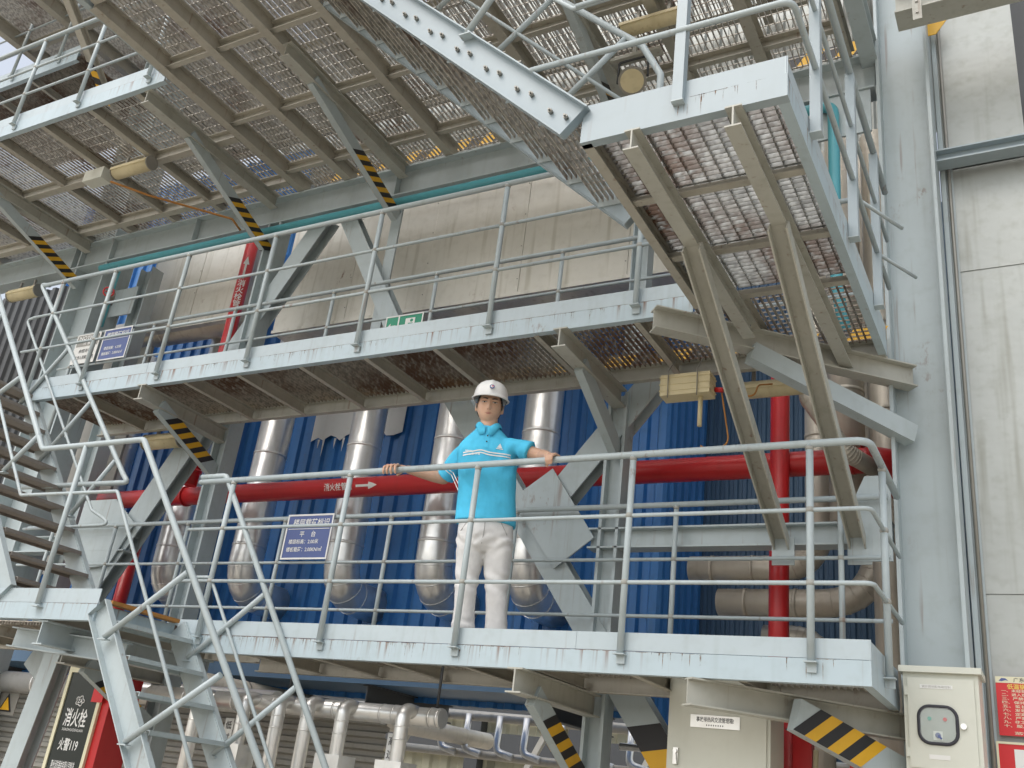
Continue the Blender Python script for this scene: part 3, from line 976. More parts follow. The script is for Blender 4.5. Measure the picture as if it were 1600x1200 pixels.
names = ['first', 'second', 'third', 'fourth', 'fifth']
for i, x in enumerate((-8.27, -7.17, -5.93, -4.89, -3.94)):
    lb = ('silver lagged pipe between the left stair and the slim post', 'silver lagged pipe just left of the blue load sign', 'silver lagged pipe just right of the blue load sign',
          'silver lagged pipe partly hidden behind the worker', 'silver lagged pipe behind the gusset plate, right of the worker')[i]
    top, bot = (x, 7.17, 6.6), (x, 7.17, 3.13)
    pipe(lb, [top, bot, (x, 7.80, 3.13)], 0.17, 0.42, [(top, bot, f) for f in (0.16, 0.30, 0.44, 0.585, 0.70, 0.80, 0.87)], gore=2)
pipe('slim silver pipe behind the left stair', [(-9.55, 7.2, 6.0), (-9.55, 7.2, 2.5)], 0.13, 0.2, [((-9.55, 7.2, 6.0), (-9.55, 7.2, 2.5), f) for f in (0.3, 0.5, 0.7)])
# group of pipes at the right
for i, (x0, z, xv, y, rb) in enumerate(((-2.56, 3.39, -1.55, 7.4, 0.34), (-2.32, 3.13, -1.13, 7.4, 0.42), (-2.02, 2.90, -1.6, 7.62, 0.34), (-1.9, 2.66, -1.2, 7.7, 0.36))):
    lb = ('highest of the tan lagged pipes bending up at the right', 'tan lagged pipe with the big elbow beside the wide column', 'third tan lagged pipe down, partly behind the red riser', 'lowest tan lagged pipe just above the platform edge')[i]
    if i < 2:
        pts = [(x0, y, z), (xv, y, z), (xv, y, 7.2)]
        bands = [((x0, y, z), (xv, y, z), 0.18), ((x0, y, z), (xv, y, z), 0.5), ((xv, y, z), (xv, y, 7.2), 0.28), ((xv, y, z), (xv, y, 7.2), 0.45)]
    else:
        pts = [(x0, y, z), (xv, y, z), (xv, y, 1.0)]
        bands = [((x0, y, z), (xv, y, z), 0.25)]
    pipe(lb, pts, 0.105, rb, bands, 'silver_tan', gore=1)
pipe('tan upright pipe between the red riser and the wide column', [(-1.25, 6.95, 7.0), (-1.25, 6.95, 3.6)], 0.13, 0.2, [((-1.25, 6.95, 7.0), (-1.25, 6.95, 3.6), f) for f in (0.45, 0.7, 0.85)], 'silver_tan')
pipe('tan upright pipe close against the wide column', [(-0.98, 7.05, 7.0), (-0.98, 7.05, 1.0)], 0.13, 0.2, [((-0.98, 7.05, 7.0), (-0.98, 7.05, 1.0), f) for f in (0.3, 0.42, 0.55)], 'silver_tan')
pipe('short cranked tan pipe under the middle platform lamp', [(-1.42, 6.45, 4.75), (-1.42, 6.45, 4.38), (-1.16, 6.45, 3.95), (-1.0, 6.7, 3.9)], 0.06, 0.12, [], 'silver_tan', gore=1)

# ------------------------------------------------------------------ steel tank casings
def casing(label, xs, y0, y1, z0, z1, loc, mat='tank'):
    t = thing('duct_casing', label, 'duct', loc, 'sheet steel ducts')
    for a, b_ in zip(xs[:-1], xs[1:]):
        o = random.uniform(0, 0.006)
        MB().box(a + 0.002, b_ - 0.002, y0 + o, y1, z0, z1).build('cladding_panel', mat, t)
        st = MB()
        for k in range(5):
            zz = z0 + (z1 - z0) * (k + 0.5) / 5
            st.tube([(b_ - 0.02, y0 + o - 0.004, zz), (b_ - 0.02, y0 + o, zz)], 0.006, 6)
        st.build('rivet', 'dull_metal', t)
    MB().box(xs[0], xs[-1], y0 - 0.012, y0 + 0.004, z0 - 0.004, z0 + 0.03).build('bottom_lip', mat, t)
    return t


casing('long pale steel duct casing behind the middle platform rail', [-7.0, -6.05, -5.1, -4.05, -2.98, -2.1], 6.62, 7.0, 5.73, 7.5, (-5, 6.62, 5.73))
casing('smaller pale steel casing left of the red riser', [-9.25, -8.4, -7.62], 6.66, 7.0, 6.03, 7.5, (-8.5, 6.66, 6.03))
pipe('thick tan pipe behind the notice board', [(-10.8, 6.85, 6.15), (-7.7, 6.85, 6.15)], 0.17, 0.1, [((-10.8, 6.85, 6.15), (-7.7, 6.85, 6.15), f) for f in (0.3, 0.6)], 'silver_tan')
t = thing('hanger_plate', 'narrow grey hanger plate in front of the tank', 'plate', (-5.2, 6.1, 5.7))
MB().box(-5.26, -5.15, 6.13, 6.15, 5.2, 6.66).build('plate', 'steel', t)
t = thing('steel_column', 'slim grey post at the right end of the tank casing', 'column', (-2.62, 6.1, 4.6), 'columns of the steel frame')
MB().prof((-2.62, 6.1, 4.5), (-2.62, 6.1, 6.66), ibeam(0.14, 0.12, 0.01), (1, 0, 0)).build('shaft', 'steel', t)
t = thing('grey_sheeting', 'grey sheet panel behind the left column', 'panel', (-9.3, 6.6, 4.6))
MB().box(-10.6, -9.0, 6.75, 6.78, 3.2, 5.9).build('sheet', 'siding', t)
t = thing('steel_column', 'narrow grey post behind the blue load notice of the middle platform', 'column', (-8.75, 6.3, 4.5), 'columns of the steel frame')
MB().prof((-8.85, 6.35, 2.4), (-8.85, 6.35, 6.66), ibeam(0.2, 0.16, 0.01), (1, 0, 0)).build('shaft', 'steel', t)
MB().box(-9.3, -8.86, 6.24, 6.256, 6.05, 6.4).build('tie_plate', 'steel', t)

# ------------------------------------------------------------------ red fire main
RY, RZ, RR = 6.72, 4.0, 0.092
t = thing('fire_main', 'long red fire pipe crossing behind the worker', 'pipe', (-5, RY, RZ - RR), 'red fire pipes')
MB().tube(fillet([(-9.6, RY, RZ), (-0.88, RY, RZ - 0.01), (-0.88, RY + 0.35, RZ - 0.25)], 0.16), RR, 24).build('jacket', 'red', t)
for x in (-7.75, -7.4, -1.17, -1.05):
    MB().tube([(x - 0.012, RY, RZ), (x + 0.012, RY, RZ)], RR + 0.014, 24).build('coupling', 'red', t)
b_ = MB()
b_.box(-1.115, -1.085, RY - 0.03, RY + 0.03, RZ + RR, RZ + RR + 0.045)
b_.tube([(-1.13, RY, RZ + RR + 0.03), (-1.07, RY, RZ + RR + 0.03)], 0.011, 6)
b_.build('clamp_lug', 'red', t)
# lettering wrapped on the pipe
def wrap_text(body, x0, width, height, mat, parent, name='lettering', phi0=-14.0, bold=0.012):
    vs, fs = text_geo(body, bold)
    xa, xb = min(p[0] for p in vs), max(p[0] for p in vs)
    mb = MB()
    out = []
    for p in vs:
        u = (p[0] - xa) / (xb - xa) * width
        a = R(phi0) + (p[1] - 0.35) * height / RR
        rr = RR + 0.003
        out.append((x0 + u, RY - math.cos(a) * rr, RZ + math.sin(a) * rr))
    mb.add(out, fs)
    return mb.build(name, mat, parent)


wrap_text('消火栓管道', -5.87, 0.33, 0.075, 'letter_white', t)
mb = MB()
def cyl(u, v):
    a = R(-14) + v / RR
    return (u, RY - math.cos(a) * (RR + 0.003), RZ + math.sin(a) * (RR + 0.003))
def strip(u0, u1, h0, h1):
    k_ = 6
    vv = [cyl(u, h * (2 * j / k_ - 1)) for u, h in ((u0, h0), (u1, h1)) for j in range(k_ + 1)]
    mb.add(vv, [(j, j + 1, k_ + 2 + j, k_ + 1 + j) for j in range(k_)])
strip(-5.50, -5.36, 0.011, 0.011)
strip(-5.36, -5.31, 0.034, 0.019)
strip(-5.31, -5.262, 0.019, 0.0006)
mb.build('flow_arrow', 'letter_white', t)
for lb, x, y, za, zb, cs in (('tall red riser pipe beside the wide column', -1.66, 6.62, 1.2, 4.75, ()), ('red riser pipe going up beside the steel tank', -7.55, 6.55, 4.05, 7.0, (4.2, 4.45)), ('red down pipe behind the left stair handrail', -8.27, 6.68, 0.6, 3.95, (3.78,))):
    r_ = thing('fire_riser', lb, 'pipe', (x, y, za), 'red fire pipes')
    MB().tube([(x, y, za), (x, y, zb)], 0.068, 20).build('jacket', 'red', r_)
    for z in cs:
        MB().tube([(x, y, z - 0.012), (x, y, z + 0.012)], 0.085, 20).build('coupling', 'red', r_)
    if x == -7.55:
        a = Vector((0.62, -0.78, 0)).normalized()
        s = Vector((0.78, 0.62, 0))
        def rp(u, z):
            return Vector((x, y, z)) + a * 0.0715 + s * u
        MB().add([rp(-0.011, 6.42), rp(0.011, 6.42), rp(0.011, 6.6), rp(-0.011, 6.6), rp(-0.034, 6.6), rp(0.034, 6.6), rp(0, 6.7)], [(0, 1, 2, 3), (4, 5, 6)]).build('flow_arrow', 'letter_white', r_)
        for k, ch in enumerate('消火栓管'):
            lettering(ch, rp(0, 6.36 - 0.085 * k), s, (0, 0, 1), 0.085, 'letter_white', r_, 0.012)
t = thing('valve_clamp', 'red round clamp ring hanging under the fire pipe', 'clamp', (-7.25, 6.72, 3.8))
MB().tube([(-7.25 + 0.09 * math.cos(a), 6.62, 3.83 + 0.06 * math.sin(a)) for a in [k * math.pi / 8 for k in range(17)]], 0.012, 8).build('ring', 'red', t)

# ------------------------------------------------------------------ cyan pipe
t = thing('water_pipe', 'turquoise water pipe running above the middle platform rail', 'pipe', (-5, 5.99, 6.45))
MB().tube(fillet([(-9.25, 5.98, 6.55), (-1.12, 5.98, 6.55), (-1.12, 5.98, 5.0), (-1.05, 6.02, 4.45)], 0.09), 0.042, 14).build('run', 'cyan', t)
b_ = MB().tube([(-8.92, 5.98, 6.53), (-8.92, 5.98, 5.76)], 0.024, 12).build('branch', 'cyan', t)
MB().tube([(-8.92, 5.98, 6.04), (-8.92, 5.98, 6.18)], 0.045, 10).build('valve_body', 'dull_metal', b_)
MB().tube([(-8.92, 5.98, 6.11), (-8.80, 5.86, 6.11)], 0.012, 8).build('valve_stem', 'dull_metal', b_)
w = MB()
c0, ax1, ax2 = Vector((-8.80, 5.86, 6.11)), Vector((0.707, 0.707, 0)), Vector((0, 0, 1))
w.tube([c0 + ax1 * 0.055 * math.cos(k * math.pi / 6) + ax2 * 0.055 * math.sin(k * math.pi / 6) for k in range(13)], 0.009, 6)
for k in range(4):
    w.tube([c0, c0 + ax1 * 0.055 * math.cos(k * math.pi / 2) + ax2 * 0.055 * math.sin(k * math.pi / 2)], 0.006, 6)
w.build('handwheel', 'red', b_)

# ------------------------------------------------------------------ clad shaft at the right edge
t = thing('clad_shaft', 'tall shaft clad in dull grey sheets at the right edge', 'shaft', (0.6, 6.35, 0))
zs = [0.0, 1.55, 2.30, 2.97, 4.09, 5.19, 6.04]
for i, (a, b_) in enumerate(zip(zs[:-1], zs[1:])):
    MB().box(-0.375 - 0.004 * (i % 2), 2.6, 6.36 - 0.006 * (i % 2), 7.6, a + 0.001, b_ - 0.001).build('cladding_sheet', 'clad', t)
MB().box(-0.36, 2.5, 6.38, 7.5, 0, 6.0).build('core', 'dark_grey', t)
MB().box(-0.42, 0.11, 6.33, 7.4, 6.09, 7.5).build('cladding_sheet', 'clad', t)
t = thing('dark_backdrop', 'dark panels added to hide the sky at the top right edge beside the clad shaft', 'panel', (1.3, 7.6, 6.1))  # added panels blocking bright sky, standing in for dark steps
for k_ in range(4):
    MB().box(0.13 + 0.62 * k_, 0.74 + 0.62 * k_, 7.5, 7.54, 6.1, 9.6).build('sheet', 'dark_grey', t)
t = thing('steel_beam', 'short grey beam crossing the front of the clad shaft', 'beam', (0.4, 6.2, 6.0), 'beams of the steel frame')
MB().prof((-0.48, 6.22, 6.05), (2.4, 6.22, 6.05), ibeam(0.1, 0.12, 0.012)).build('girder', 'steel_clean_dimmed', t)
t = thing('steel_beam', 'brownish grey beam over the clad shaft at the top right corner', 'beam', (0.4, 5.7, 6.8), 'beams of the steel frame')
MB().prof((-0.62, 5.72, 7.09), (2.6, 5.72, 7.09), ibeam(0.28, 0.2, 0.015)).build('girder', 'steel_rusty_shaded', t)
MB().box(-0.50, -0.44, 5.600, 5.614, 6.82, 7.16).build('hanger', 'steel_rusty_shaded', t)
for z in (6.88, 6.98):
    MB().tube([(-0.47, 5.59, z), (-0.47, 5.601, z)], 0.01, 6).build('bolt', 'dull_metal', t)
t = thing('steel_beam', 'grey beam running back beside the top of the wide column', 'beam', (-0.9, 5.2, 6.4), 'beams of the steel frame')
MB().prof((-0.86, 3.2, 7.02), (-0.86, 6.3, 7.02), ibeam(0.2, 0.12, 0.012)).build('girder', 'steel', t)
MB().box(-1.25, -0.86, 6.02, 6.04, 6.28, 6.66).build('gusset_plate', 'steel', t)

# ------------------------------------------------------------------ higher decks, seen past the top deck
L4 = thing('walkway_platform', 'uppermost dark deck far overhead', 'platform', (-8, 6, 9.8), 'walkway platforms')
xs4 = [-11.2 + 1.0 * i for i in range(12)]
for x in xs4:
    MB().prof((x, 3.9, 9.85), (x, 8.2, 9.85), ibeam(0.2, 0.1, 0.01)).build('joist', 'deck_soffit', L4)
for y in (3.9, 5.3, 6.7, 8.1):
    MB().prof((-11.2, y, 9.87), (-0.2, y, 9.87), chan(0.16, 0.06, 0.01)).build('cross_channel', 'deck_soffit', L4)
for xa, xb in zip(xs4[:-1], xs4[1:]):
    for ya, yb in ((3.9, 5.3), (5.3, 6.7), (6.7, 8.1)):
        grating(L4, xa, xb, ya, yb, 9.98, 'Y', 0.04, 0.1, 0.032, 'grating')
L5 = thing('walkway_platform', 'small deck with rails overhead in the far left corner', 'platform', (-13, 7, 8.6), 'walkway platforms')
fascia(L5, (-9.66, 5.08), (-12.1, 5.08), 9.0, 9.12, 9.24)
deck_fill(L5, [-12.1, -11.4, -10.6, -9.66], 5.12, 6.6, 9.124, mat='grating_rust')
railing('guard_rail', 'guard rail of the small deck in the far left corner', [(-12.1, 5.05), (-9.7, 5.05)], [(x, 5.05, 9.1) for x in (-11.8, -10.9, -10.0)], 10.2, (9.85, 9.5), (-11, 5.05, 9.1))
brace('striped brace under the far left corner deck', (-9.6, 4.6, 9.7), (-9.6, 6.1, 8.3), 0.1, (0.9, 1.6, 8, 0.06), 'deck_soffit', 0.1)

# ------------------------------------------------------------------ lamps
def tube_lamp(label, c, L, r, loc=None):
    t = thing('tube_lamp', label, 'lamp', (c[0], c[1], c[2] - r), 'cream tube lamps')
    x0, x1 = c[0] - L / 2, c[0] + L / 2
    MB().tube([(x0, c[1], c[2]), (x1, c[1], c[2])], r, 20).build('cover', 'cream', t)
    MB().box(x0 - 0.005, x1 + 0.005, c[1] - r - 0.008, c[1] + r + 0.008, c[2] - 0.012, c[2] + 0.012).build('rim', 'cream', t)
    for x in (x0 - 0.02, x1 + 0.005):
        MB().tube([(x, c[1], c[2]), (x + 0.015, c[1], c[2])], r * 1.06, 20).build('end_cap', 'dull_metal', t)
    for x in (x0 + 0.12, x1 - 0.12):
        MB().box(x - 0.012, x + 0.012, c[1] - 0.012, c[1] + 0.012, c[2] + r * 0.9, c[2] + r + 0.09).build('hanger', 'dull_metal', t)
    return t


tube_lamp('cream tube lamp under the middle platform near the wide column', (-1.55, 5.98, 4.27), 0.5, 0.06)
tube_lamp('cream tube lamp under the middle platform, left of the striped bracket', (-7.4, 5.98, 4.30), 0.46, 0.075)
tube_lamp('cream tube lamp under the far left top deck', (-7.75, 5.0, 6.90), 0.5, 0.07)
tube_lamp('cream tube lamp under the top deck above the spot lamp', (-2.2, 5.0, 6.86), 0.48, 0.06)
tube_lamp('cream tube lamp at the far left edge behind the stair', (-10.6, 6.0, 6.45), 0.5, 0.075)
t = thing('junction_box', 'pale junction box beside the far left deck lamp', 'box', (-8.3, 5.0, 6.86), 'junction boxes')
MB().box(-8.42, -8.13, 4.93, 5.06, 6.84, 6.97).build('case', 'beige', t)
MB().tube(fillet([(-8.1, 5.03, 6.84), (-7.8, 5.3, 6.78), (-7.2, 5.9, 6.75), (-7.15, 6.0, 6.66)], 0.05), 0.012, 6).build('cable', 'wood', t)
t = thing('spot_lamp', 'dark round spot lamp above the upper landing', 'lamp', (-2.42, 5.2, 6.45))
ax = (Vector((0, 0, 1.5)) - Vector((-2.42, 5.2, 6.55))).normalized()
ax = (ax + Vector((0.0, -0.1, -0.3))).normalized()
c0 = Vector((-2.42, 5.2, 6.55))
MB().tube([c0 - ax * 0.17, c0 - ax * 0.12, c0 - ax * 0.02, c0 + ax * 0.05], [0.05, 0.085, 0.10, 0.105], 20).build('housing', 'dark_grey', t)
MB().tube([c0 + ax * 0.05, c0 + ax * 0.062], 0.105, 20).build('rim', 'dull_metal', t)
MB().tube([c0 + ax * 0.0625, c0 + ax * 0.066], 0.088, 20).build('lens', 'cream', t)
MB().tube(fillet([c0 + Vector((-0.12, 0, 0)), c0 + Vector((-0.12, 0, 0.2)), c0 + Vector((0.12, 0, 0.2)), c0 + Vector((0.12, 0, 0))], 0.03), 0.01, 8).build('yoke', 'dark_grey', t)
MB().box(-2.6, -2.2, 5.16, 5.24, 6.75, 6.78).build('mount', 'steel_rusty_shaded', t)
MB().box(-2.42 - 0.015, -2.42 + 0.015, 5.185, 5.215, 6.78, 7.0).build('stem', 'steel_rusty_shaded', t)
t = thing('ballast_box', 'battered cream lamp box wired under the middle platform', 'box', (-2.02, 5.6, 4.05))
MB().box(-2.19, -1.85, 5.55, 5.68, 4.09, 4.24).build('case', 'cream', t)
for z in (4.12, 4.165, 4.215):
    MB().box(-2.195, -1.845, 5.545, 5.685, z, z + 0.008).build('ridge', 'cream', t)
for x in (-2.13, -1.93):
    MB().tube(fillet([(x, 5.54, 4.07), (x, 5.535, 4.26), (x, 5.66, 4.40)], 0.02), 0.004, 5).build('tie_wire', 'dull_metal', t)
MB().tube([(-1.93, 5.62, 4.09), (-1.93, 5.62, 3.88)], 0.016, 8).build('drop_tube', 'cream', t)
MB().tube([(-1.845, 5.66, 4.15), (-1.79, 5.66, 4.14)], 0.018, 8).build('gland', 'red', t)
MB().tube(fillet([(-1.79, 5.66, 4.14), (-1.6, 5.7, 4.08), (-1.6, 5.8, 4.22), (-1.5, 5.98, 4.3)], 0.1), 0.006, 6).build('cable', 'wood', t)
MB().tube(fillet([(-1.80, 5.66, 4.12), (-1.74, 5.66, 3.75), (-1.88, 5.66, 3.72), (-1.93, 5.66, 3.76)], 0.1), 0.006, 6).build('cable', 'wood', t)

# ------------------------------------------------------------------ signs
def board(name, label, x0, x1, z0, z1, y, face, edge, loc=None, fw=0.012, grp=None):
    t = thing(name, label, 'sign', ((x0 + x1) / 2, y, z0), grp)
    MB().box(x0, x1, y, y + 0.006, z0, z1).build('panel', face, t)
    if edge:
        MB().box(x0 - 0.002, x1 + 0.002, y - 0.004, y - 0.0005, z1 - fw, z1 + 0.002).build('edging', edge, t)
        MB().box(x0 - 0.002, x1 + 0.002, y - 0.004, y - 0.0005, z0 - 0.002, z0 + fw).build('edging', edge, t)
        MB().box(x0 - 0.002, x0 + fw, y - 0.004, y - 0.0005, z0 + fw, z1 - fw).build('edging', edge, t)
        MB().box(x1 - fw, x1 + 0.002, y - 0.004, y - 0.0005, z0 + fw, z1 - fw).build('edging', edge, t)
    return t


UX, UZ = (1, 0, 0), (0, 0, 1)
yS = 5.925
t = board('load_sign', 'blue load sign reading 2.00 behind the lower platform', -5.555, -5.075, 3.11, 3.485, yS, 'sign_blue', 'letter_white', grp='blue load signs')
yl = yS - 0.0025
lettering('楼层载荷标识', (-5.30, yl, 3.417), UX, UZ, 0.062, 'letter_white', t, 0.012, 0.38)
MB().box(-5.53, -5.10, yl - 0.001, yl, 3.36, 3.365).build('rule', 'letter_white', t)
lettering('平', (-5.375, yl, 3.318), UX, UZ, 0.052, 'letter_white', t, 0.012)
lettering('台', (-5.255, yl, 3.318), UX, UZ, 0.052, 'letter_white', t, 0.012)
lettering('楼层标高：2.00米', (-5.345, yl, 3.255), UX, UZ, 0.042, 'letter_white', t, 0.012, 0.31)
lettering('楼板载荷：2.00KN/㎡', (-5.325, yl, 3.19), UX, UZ, 0.042, 'letter_white', t, 0.012, 0.37)
t = board('load_sign', 'blue load sign reading 4.20 behind the middle platform', -8.73, -8.30, 5.285, 5.655, yS, 'sign_blue', 'letter_white', grp='blue load signs')
lettering('楼层载荷标识', (-8.51, yl, 5.585), UX, UZ, 0.06, 'letter_white', t, 0.012, 0.34)
MB().box(-8.71, -8.33, yl - 0.001, yl, 5.53, 5.535).build('rule', 'letter_white', t)
lettering('楼层标高：4.20米', (-8.53, yl, 5.425), UX, UZ, 0.042, 'letter_white', t, 0.012, 0.27)
lettering('楼板载荷：2.00KN/㎡', (-8.52, yl, 5.36), UX, UZ, 0.042, 'letter_white', t, 0.012, 0.32)
t = board('notice_board', 'white notice board with grey heading beside the left column', -9.17, -8.79, 5.29, 5.65, yS, 'white', None)
MB().box(-9.15, -8.81, yl - 0.001, yl + 0.002, 5.50, 5.635).build('heading', 'dull_metal', t)
lettering('NOTICE', (-8.98, yl - 0.003, 5.60), UX, UZ, 0.06, 'letter_white', t, 0.02, 0.28)
lettering('注 意', (-8.98, yl - 0.003, 5.535), UX, UZ, 0.055, 'letter_white', t, 0.015)
lettering('未经许可', (-8.98, yl, 5.44), UX, UZ, 0.05, 'letter_dark', t, 0.008, 0.2)
lettering('非工作人员禁止入内', (-8.98, yl, 5.36), UX, UZ, 0.05, 'letter_dark', t, 0.008, 0.33)
t = board('exit_sign', 'green and white exit sign behind the middle platform edge', -4.92, -4.53, 5.08, 5.265, yS, 'sign_green', 'letter_white', fw=0.01)
MB().box(-4.79, -4.775, yl - 0.001, yl, 5.085, 5.26).build('divider', 'letter_white', t)
MB().poly([(-4.90, yl, 5.16), (-4.865, yl, 5.195), (-4.865, yl, 5.172), (-4.81, yl, 5.172), (-4.81, yl, 5.148), (-4.865, yl, 5.148), (-4.865, yl, 5.125)], (0, -1, 0), 0.001).build('arrow', 'letter_white', t)
MB().box(-4.71, -4.61, yl - 0.001, yl, 5.10, 5.225).build('door_symbol', 'letter_white', t)
f_ = MB()
f_.tube([(-4.645, yl - 0.0015, 5.20), (-4.645, yl - 0.001, 5.20)], 0.016, 10)
f_.poly([(-4.68, yl - 0.001, 5.178), (-4.63, yl - 0.001, 5.175), (-4.645, yl - 0.001, 5.14), (-4.62, yl - 0.001, 5.11), (-4.645, yl - 0.001, 5.11), (-4.665, yl - 0.001, 5.135), (-4.70, yl - 0.001, 5.115), (-4.705, yl - 0.001, 5.13), (-4.67, yl - 0.001, 5.155)], (0, -1, 0), 0.001)
f_.build('running_figure', 'sign_green', t)
# red notices on the clad shaft
ys = 6.318
t = board('fire_notice', 'red notice full of small lines on the clad shaft', -0.352, -0.02, 2.17, 2.49, ys, 'sign_red', None)
MB().box(-0.352, -0.02, ys - 0.002, ys - 0.0003, 2.455, 2.49).build('heading', 'sign_cream', t)
lettering('广东省惠州电厂', (-0.16, ys - 0.003, 2.472), UX, UZ, 0.026, 'letter_dark', t, 0.01, 0.20)
e_ = MB()
e_.poly([(-0.335, ys - 0.0022, 2.466), (-0.32, ys - 0.0022, 2.481), (-0.30, ys - 0.0022, 2.48), (-0.285, ys - 0.0022, 2.466), (-0.30, ys - 0.0022, 2.470), (-0.32, ys - 0.0022, 2.463)], (0, -1, 0), 0.001)
e_.build('emblem', 'sign_blue', t)
lettering('低温锅炉及汽机房', (-0.17, ys - 0.001, 2.435), UX, UZ, 0.03, 'letter_yellow', t, 0.015, 0.25)
rows = ['一、未经批准严禁动火作业', '二、进入现场必须戴安全帽', '三、严禁吸烟及携带火种', '四、保持消防通道畅通', '五、爱护消防设施', '六、发现火情立即报警', '七、定期检查灭火器材', '八、严禁堆放易燃物品', '九、非工作人员禁止入内', '十、服从安全管理']
for i, row in enumerate(rows):
    lettering(row, (-0.325, ys - 0.001, 2.412 - 0.021 * i), UX, UZ, 0.018, 'sign_cream', t, 0.01, 0.30 if len(row) > 9 else 0.25, centre=False)
lettering('消防安全委员会', (-0.2, ys - 0.001, 2.185), UX, UZ, 0.018, 'sign_cream', t, 0.01, 0.15)
t = board('arrow_sign', 'red sign with a white downward arrow', -0.372, 0.0, 1.80, 2.135, ys, 'sign_red', 'sign_cream', fw=0.01)
MB().poly([(-0.285, ys - 0.001, 2.10), (-0.235, ys - 0.001, 2.10), (-0.235, ys - 0.001, 1.97), (-0.19, ys - 0.001, 1.97), (-0.26, ys - 0.001, 1.88), (-0.33, ys - 0.001, 1.97), (-0.285, ys - 0.001, 1.97)], (0, -1, 0), 0.001).build('arrow', 'letter_white', t)
MB().poly([(-0.14, ys - 0.001, 2.10), (-0.09, ys - 0.001, 2.10), (-0.09, ys - 0.001, 1.97), (-0.045, ys - 0.001, 1.97), (-0.115, ys - 0.001, 1.88), (-0.185, ys - 0.001, 1.97), (-0.14, ys - 0.001, 1.97)], (0, -1, 0), 0.001).build('arrow', 'letter_white', t)

# ------------------------------------------------------------------ switch box on the wide column
t = thing('switch_box', 'beige switch box with a round-cornered window at the foot of the wide column', 'switch box', (-0.58, 5.7, 1.9))
xa, xb, za, zb, y0, y1 = -0.77, -0.40, 1.90, 2.40, 5.74, 5.99
MB().box(xa, xb, y0, y1, za, zb).build('case', 'beige', t)
MB().box(xa - 0.018, xb + 0.018, y0 - 0.03, y1, zb, zb + 0.032).build('rain_hood', 'beige', t)
d_ = MB()
d_.box(xa + 0.022, xb - 0.022, y0 - 0.014, y0 - 0.001, za + 0.02, zb - 0.028)
door = d_.build('door', 'beige', t)
for z in (za + 0.07, zb - 0.12):
    MB().box(xa + 0.006, xa + 0.022, y0 - 0.018, y0 - 0.002, z, z + 0.045).build('hinge', 'beige', door)
def rrect(cx, cz, w, h, r, y, n=6):
    o = []
    for (sx, sz, a0) in ((1, 1, 0), (-1, 1, 90), (-1, -1, 180), (1, -1, 270)):
        for k in range(n + 1):
            a = R(a0 + 90 * k / n)
            o.append(Vector((cx + sx * (w / 2 - r) + r * math.cos(a), y, cz + sz * (h / 2 - r) + r * math.sin(a))))
    return o
cx, cz = -0.605, 2.135
ring = rrect(cx, cz, 0.185, 0.185, 0.055, y0 - 0.018)
MB().tube(ring + [ring[0]], 0.009, 8, cap=False).build('window_gasket', 'rubber', door)
MB().poly(rrect(cx, cz, 0.18, 0.18, 0.05, y0 - 0.0145), (0, 1, 0), -0.001).build('recess', 'clad', door)
for x, mt in ((-0.645, 'knob_green'), (-0.57, 'sign_red')):
    MB().tube([(x, y0 - 0.016, 2.165), (x, y0 - 0.021, 2.165)], 0.010, 12).build('pilot_lamp', mt, door)
MB().box(-0.63, -0.585, y0 - 0.018, y0 - 0.0157, 2.06, 2.105).build('switch_plate', 'white', door)
k_ = MB()
k_.tube([(-0.607, y0 - 0.018, 2.083), (-0.607, y0 - 0.024, 2.083)], 0.014, 12)
k_.beam((-0.607, y0 - 0.026, 2.083), (-0.59, y0 - 0.026, 2.066), 0.004, 0.01)
k_.build('switch_knob', 'sign_blue', door)
MB().poly(rrect(cx, cz, 0.172, 0.172, 0.048, y0 - 0.0275), (0, 1, 0), 0.0015).build('pane', 'glass', door)
MB().tube([(-0.482, y0 - 0.014, 2.135), (-0.482, y0 - 0.032, 2.135)], 0.015, 14).build('lock_knob', 'silver', door)
MB().box(-0.685, -0.525, y0 - 0.0165, y0 - 0.0145, 2.318, 2.338).build('name_strip', 'white', door)
lettering('锅炉照明配电箱控制', (-0.605, y0 - 0.0168, 2.328), UX, UZ, 0.014, 'dull_metal', door, 0.0, 0.14)
MB().box(-0.655, -0.555, y0 - 0.0165, y0 - 0.0145, 1.965, 1.988).build('maker_plate', 'white', door)
MB().tube(fillet([(-0.80, 5.9, 0.3), (-0.80, 5.9, 1.8), (-0.76, 5.9, 1.95)], 0.05), 0.012, 8).build('cable_conduit', 'dull_metal', t)

# ------------------------------------------------------------------ beige cabinet under the platform
t = thing('control_cabinet', 'tall beige cabinet under the right end of the lower platform', 'cabinet', (-1.77, 5.9, 0.3))
MB().box(-2.07, -1.47, 5.70, 6.0, 0.2, 2.30).build('case', 'beige', t)
dr = MB().box(-2.05, -1.49, 5.688, 5.699, 0.25, 2.27).build('door', 'beige', t)
MB().box(-1.93, -1.64, 5.683, 5.687, 2.03, 2.10).build('name_plate', 'silver', dr)
lettering('事故排热风交流管理箱!', (-1.785, 5.682, 2.075), UX, UZ, 0.03, 'letter_dark', dr, 0.012, 0.22)
lettering('XXXXXXXX'.replace('X', 'I'), (-1.785, 5.682, 2.045), UX, UZ, 0.012, 'letter_dark', dr, 0.0, 0.1)
h_ = MB()
h_.box(-2.025, -1.995, 5.675, 5.687, 1.82, 1.91)
h_.tube([(-2.01, 5.66, 1.89), (-2.01, 5.676, 1.89)], 0.012, 10)
h_.beam((-2.01, 5.664, 1.885), (-2.00, 5.664, 1.82), 0.01, 0.01)
h_.build('handle', 'silver', dr)
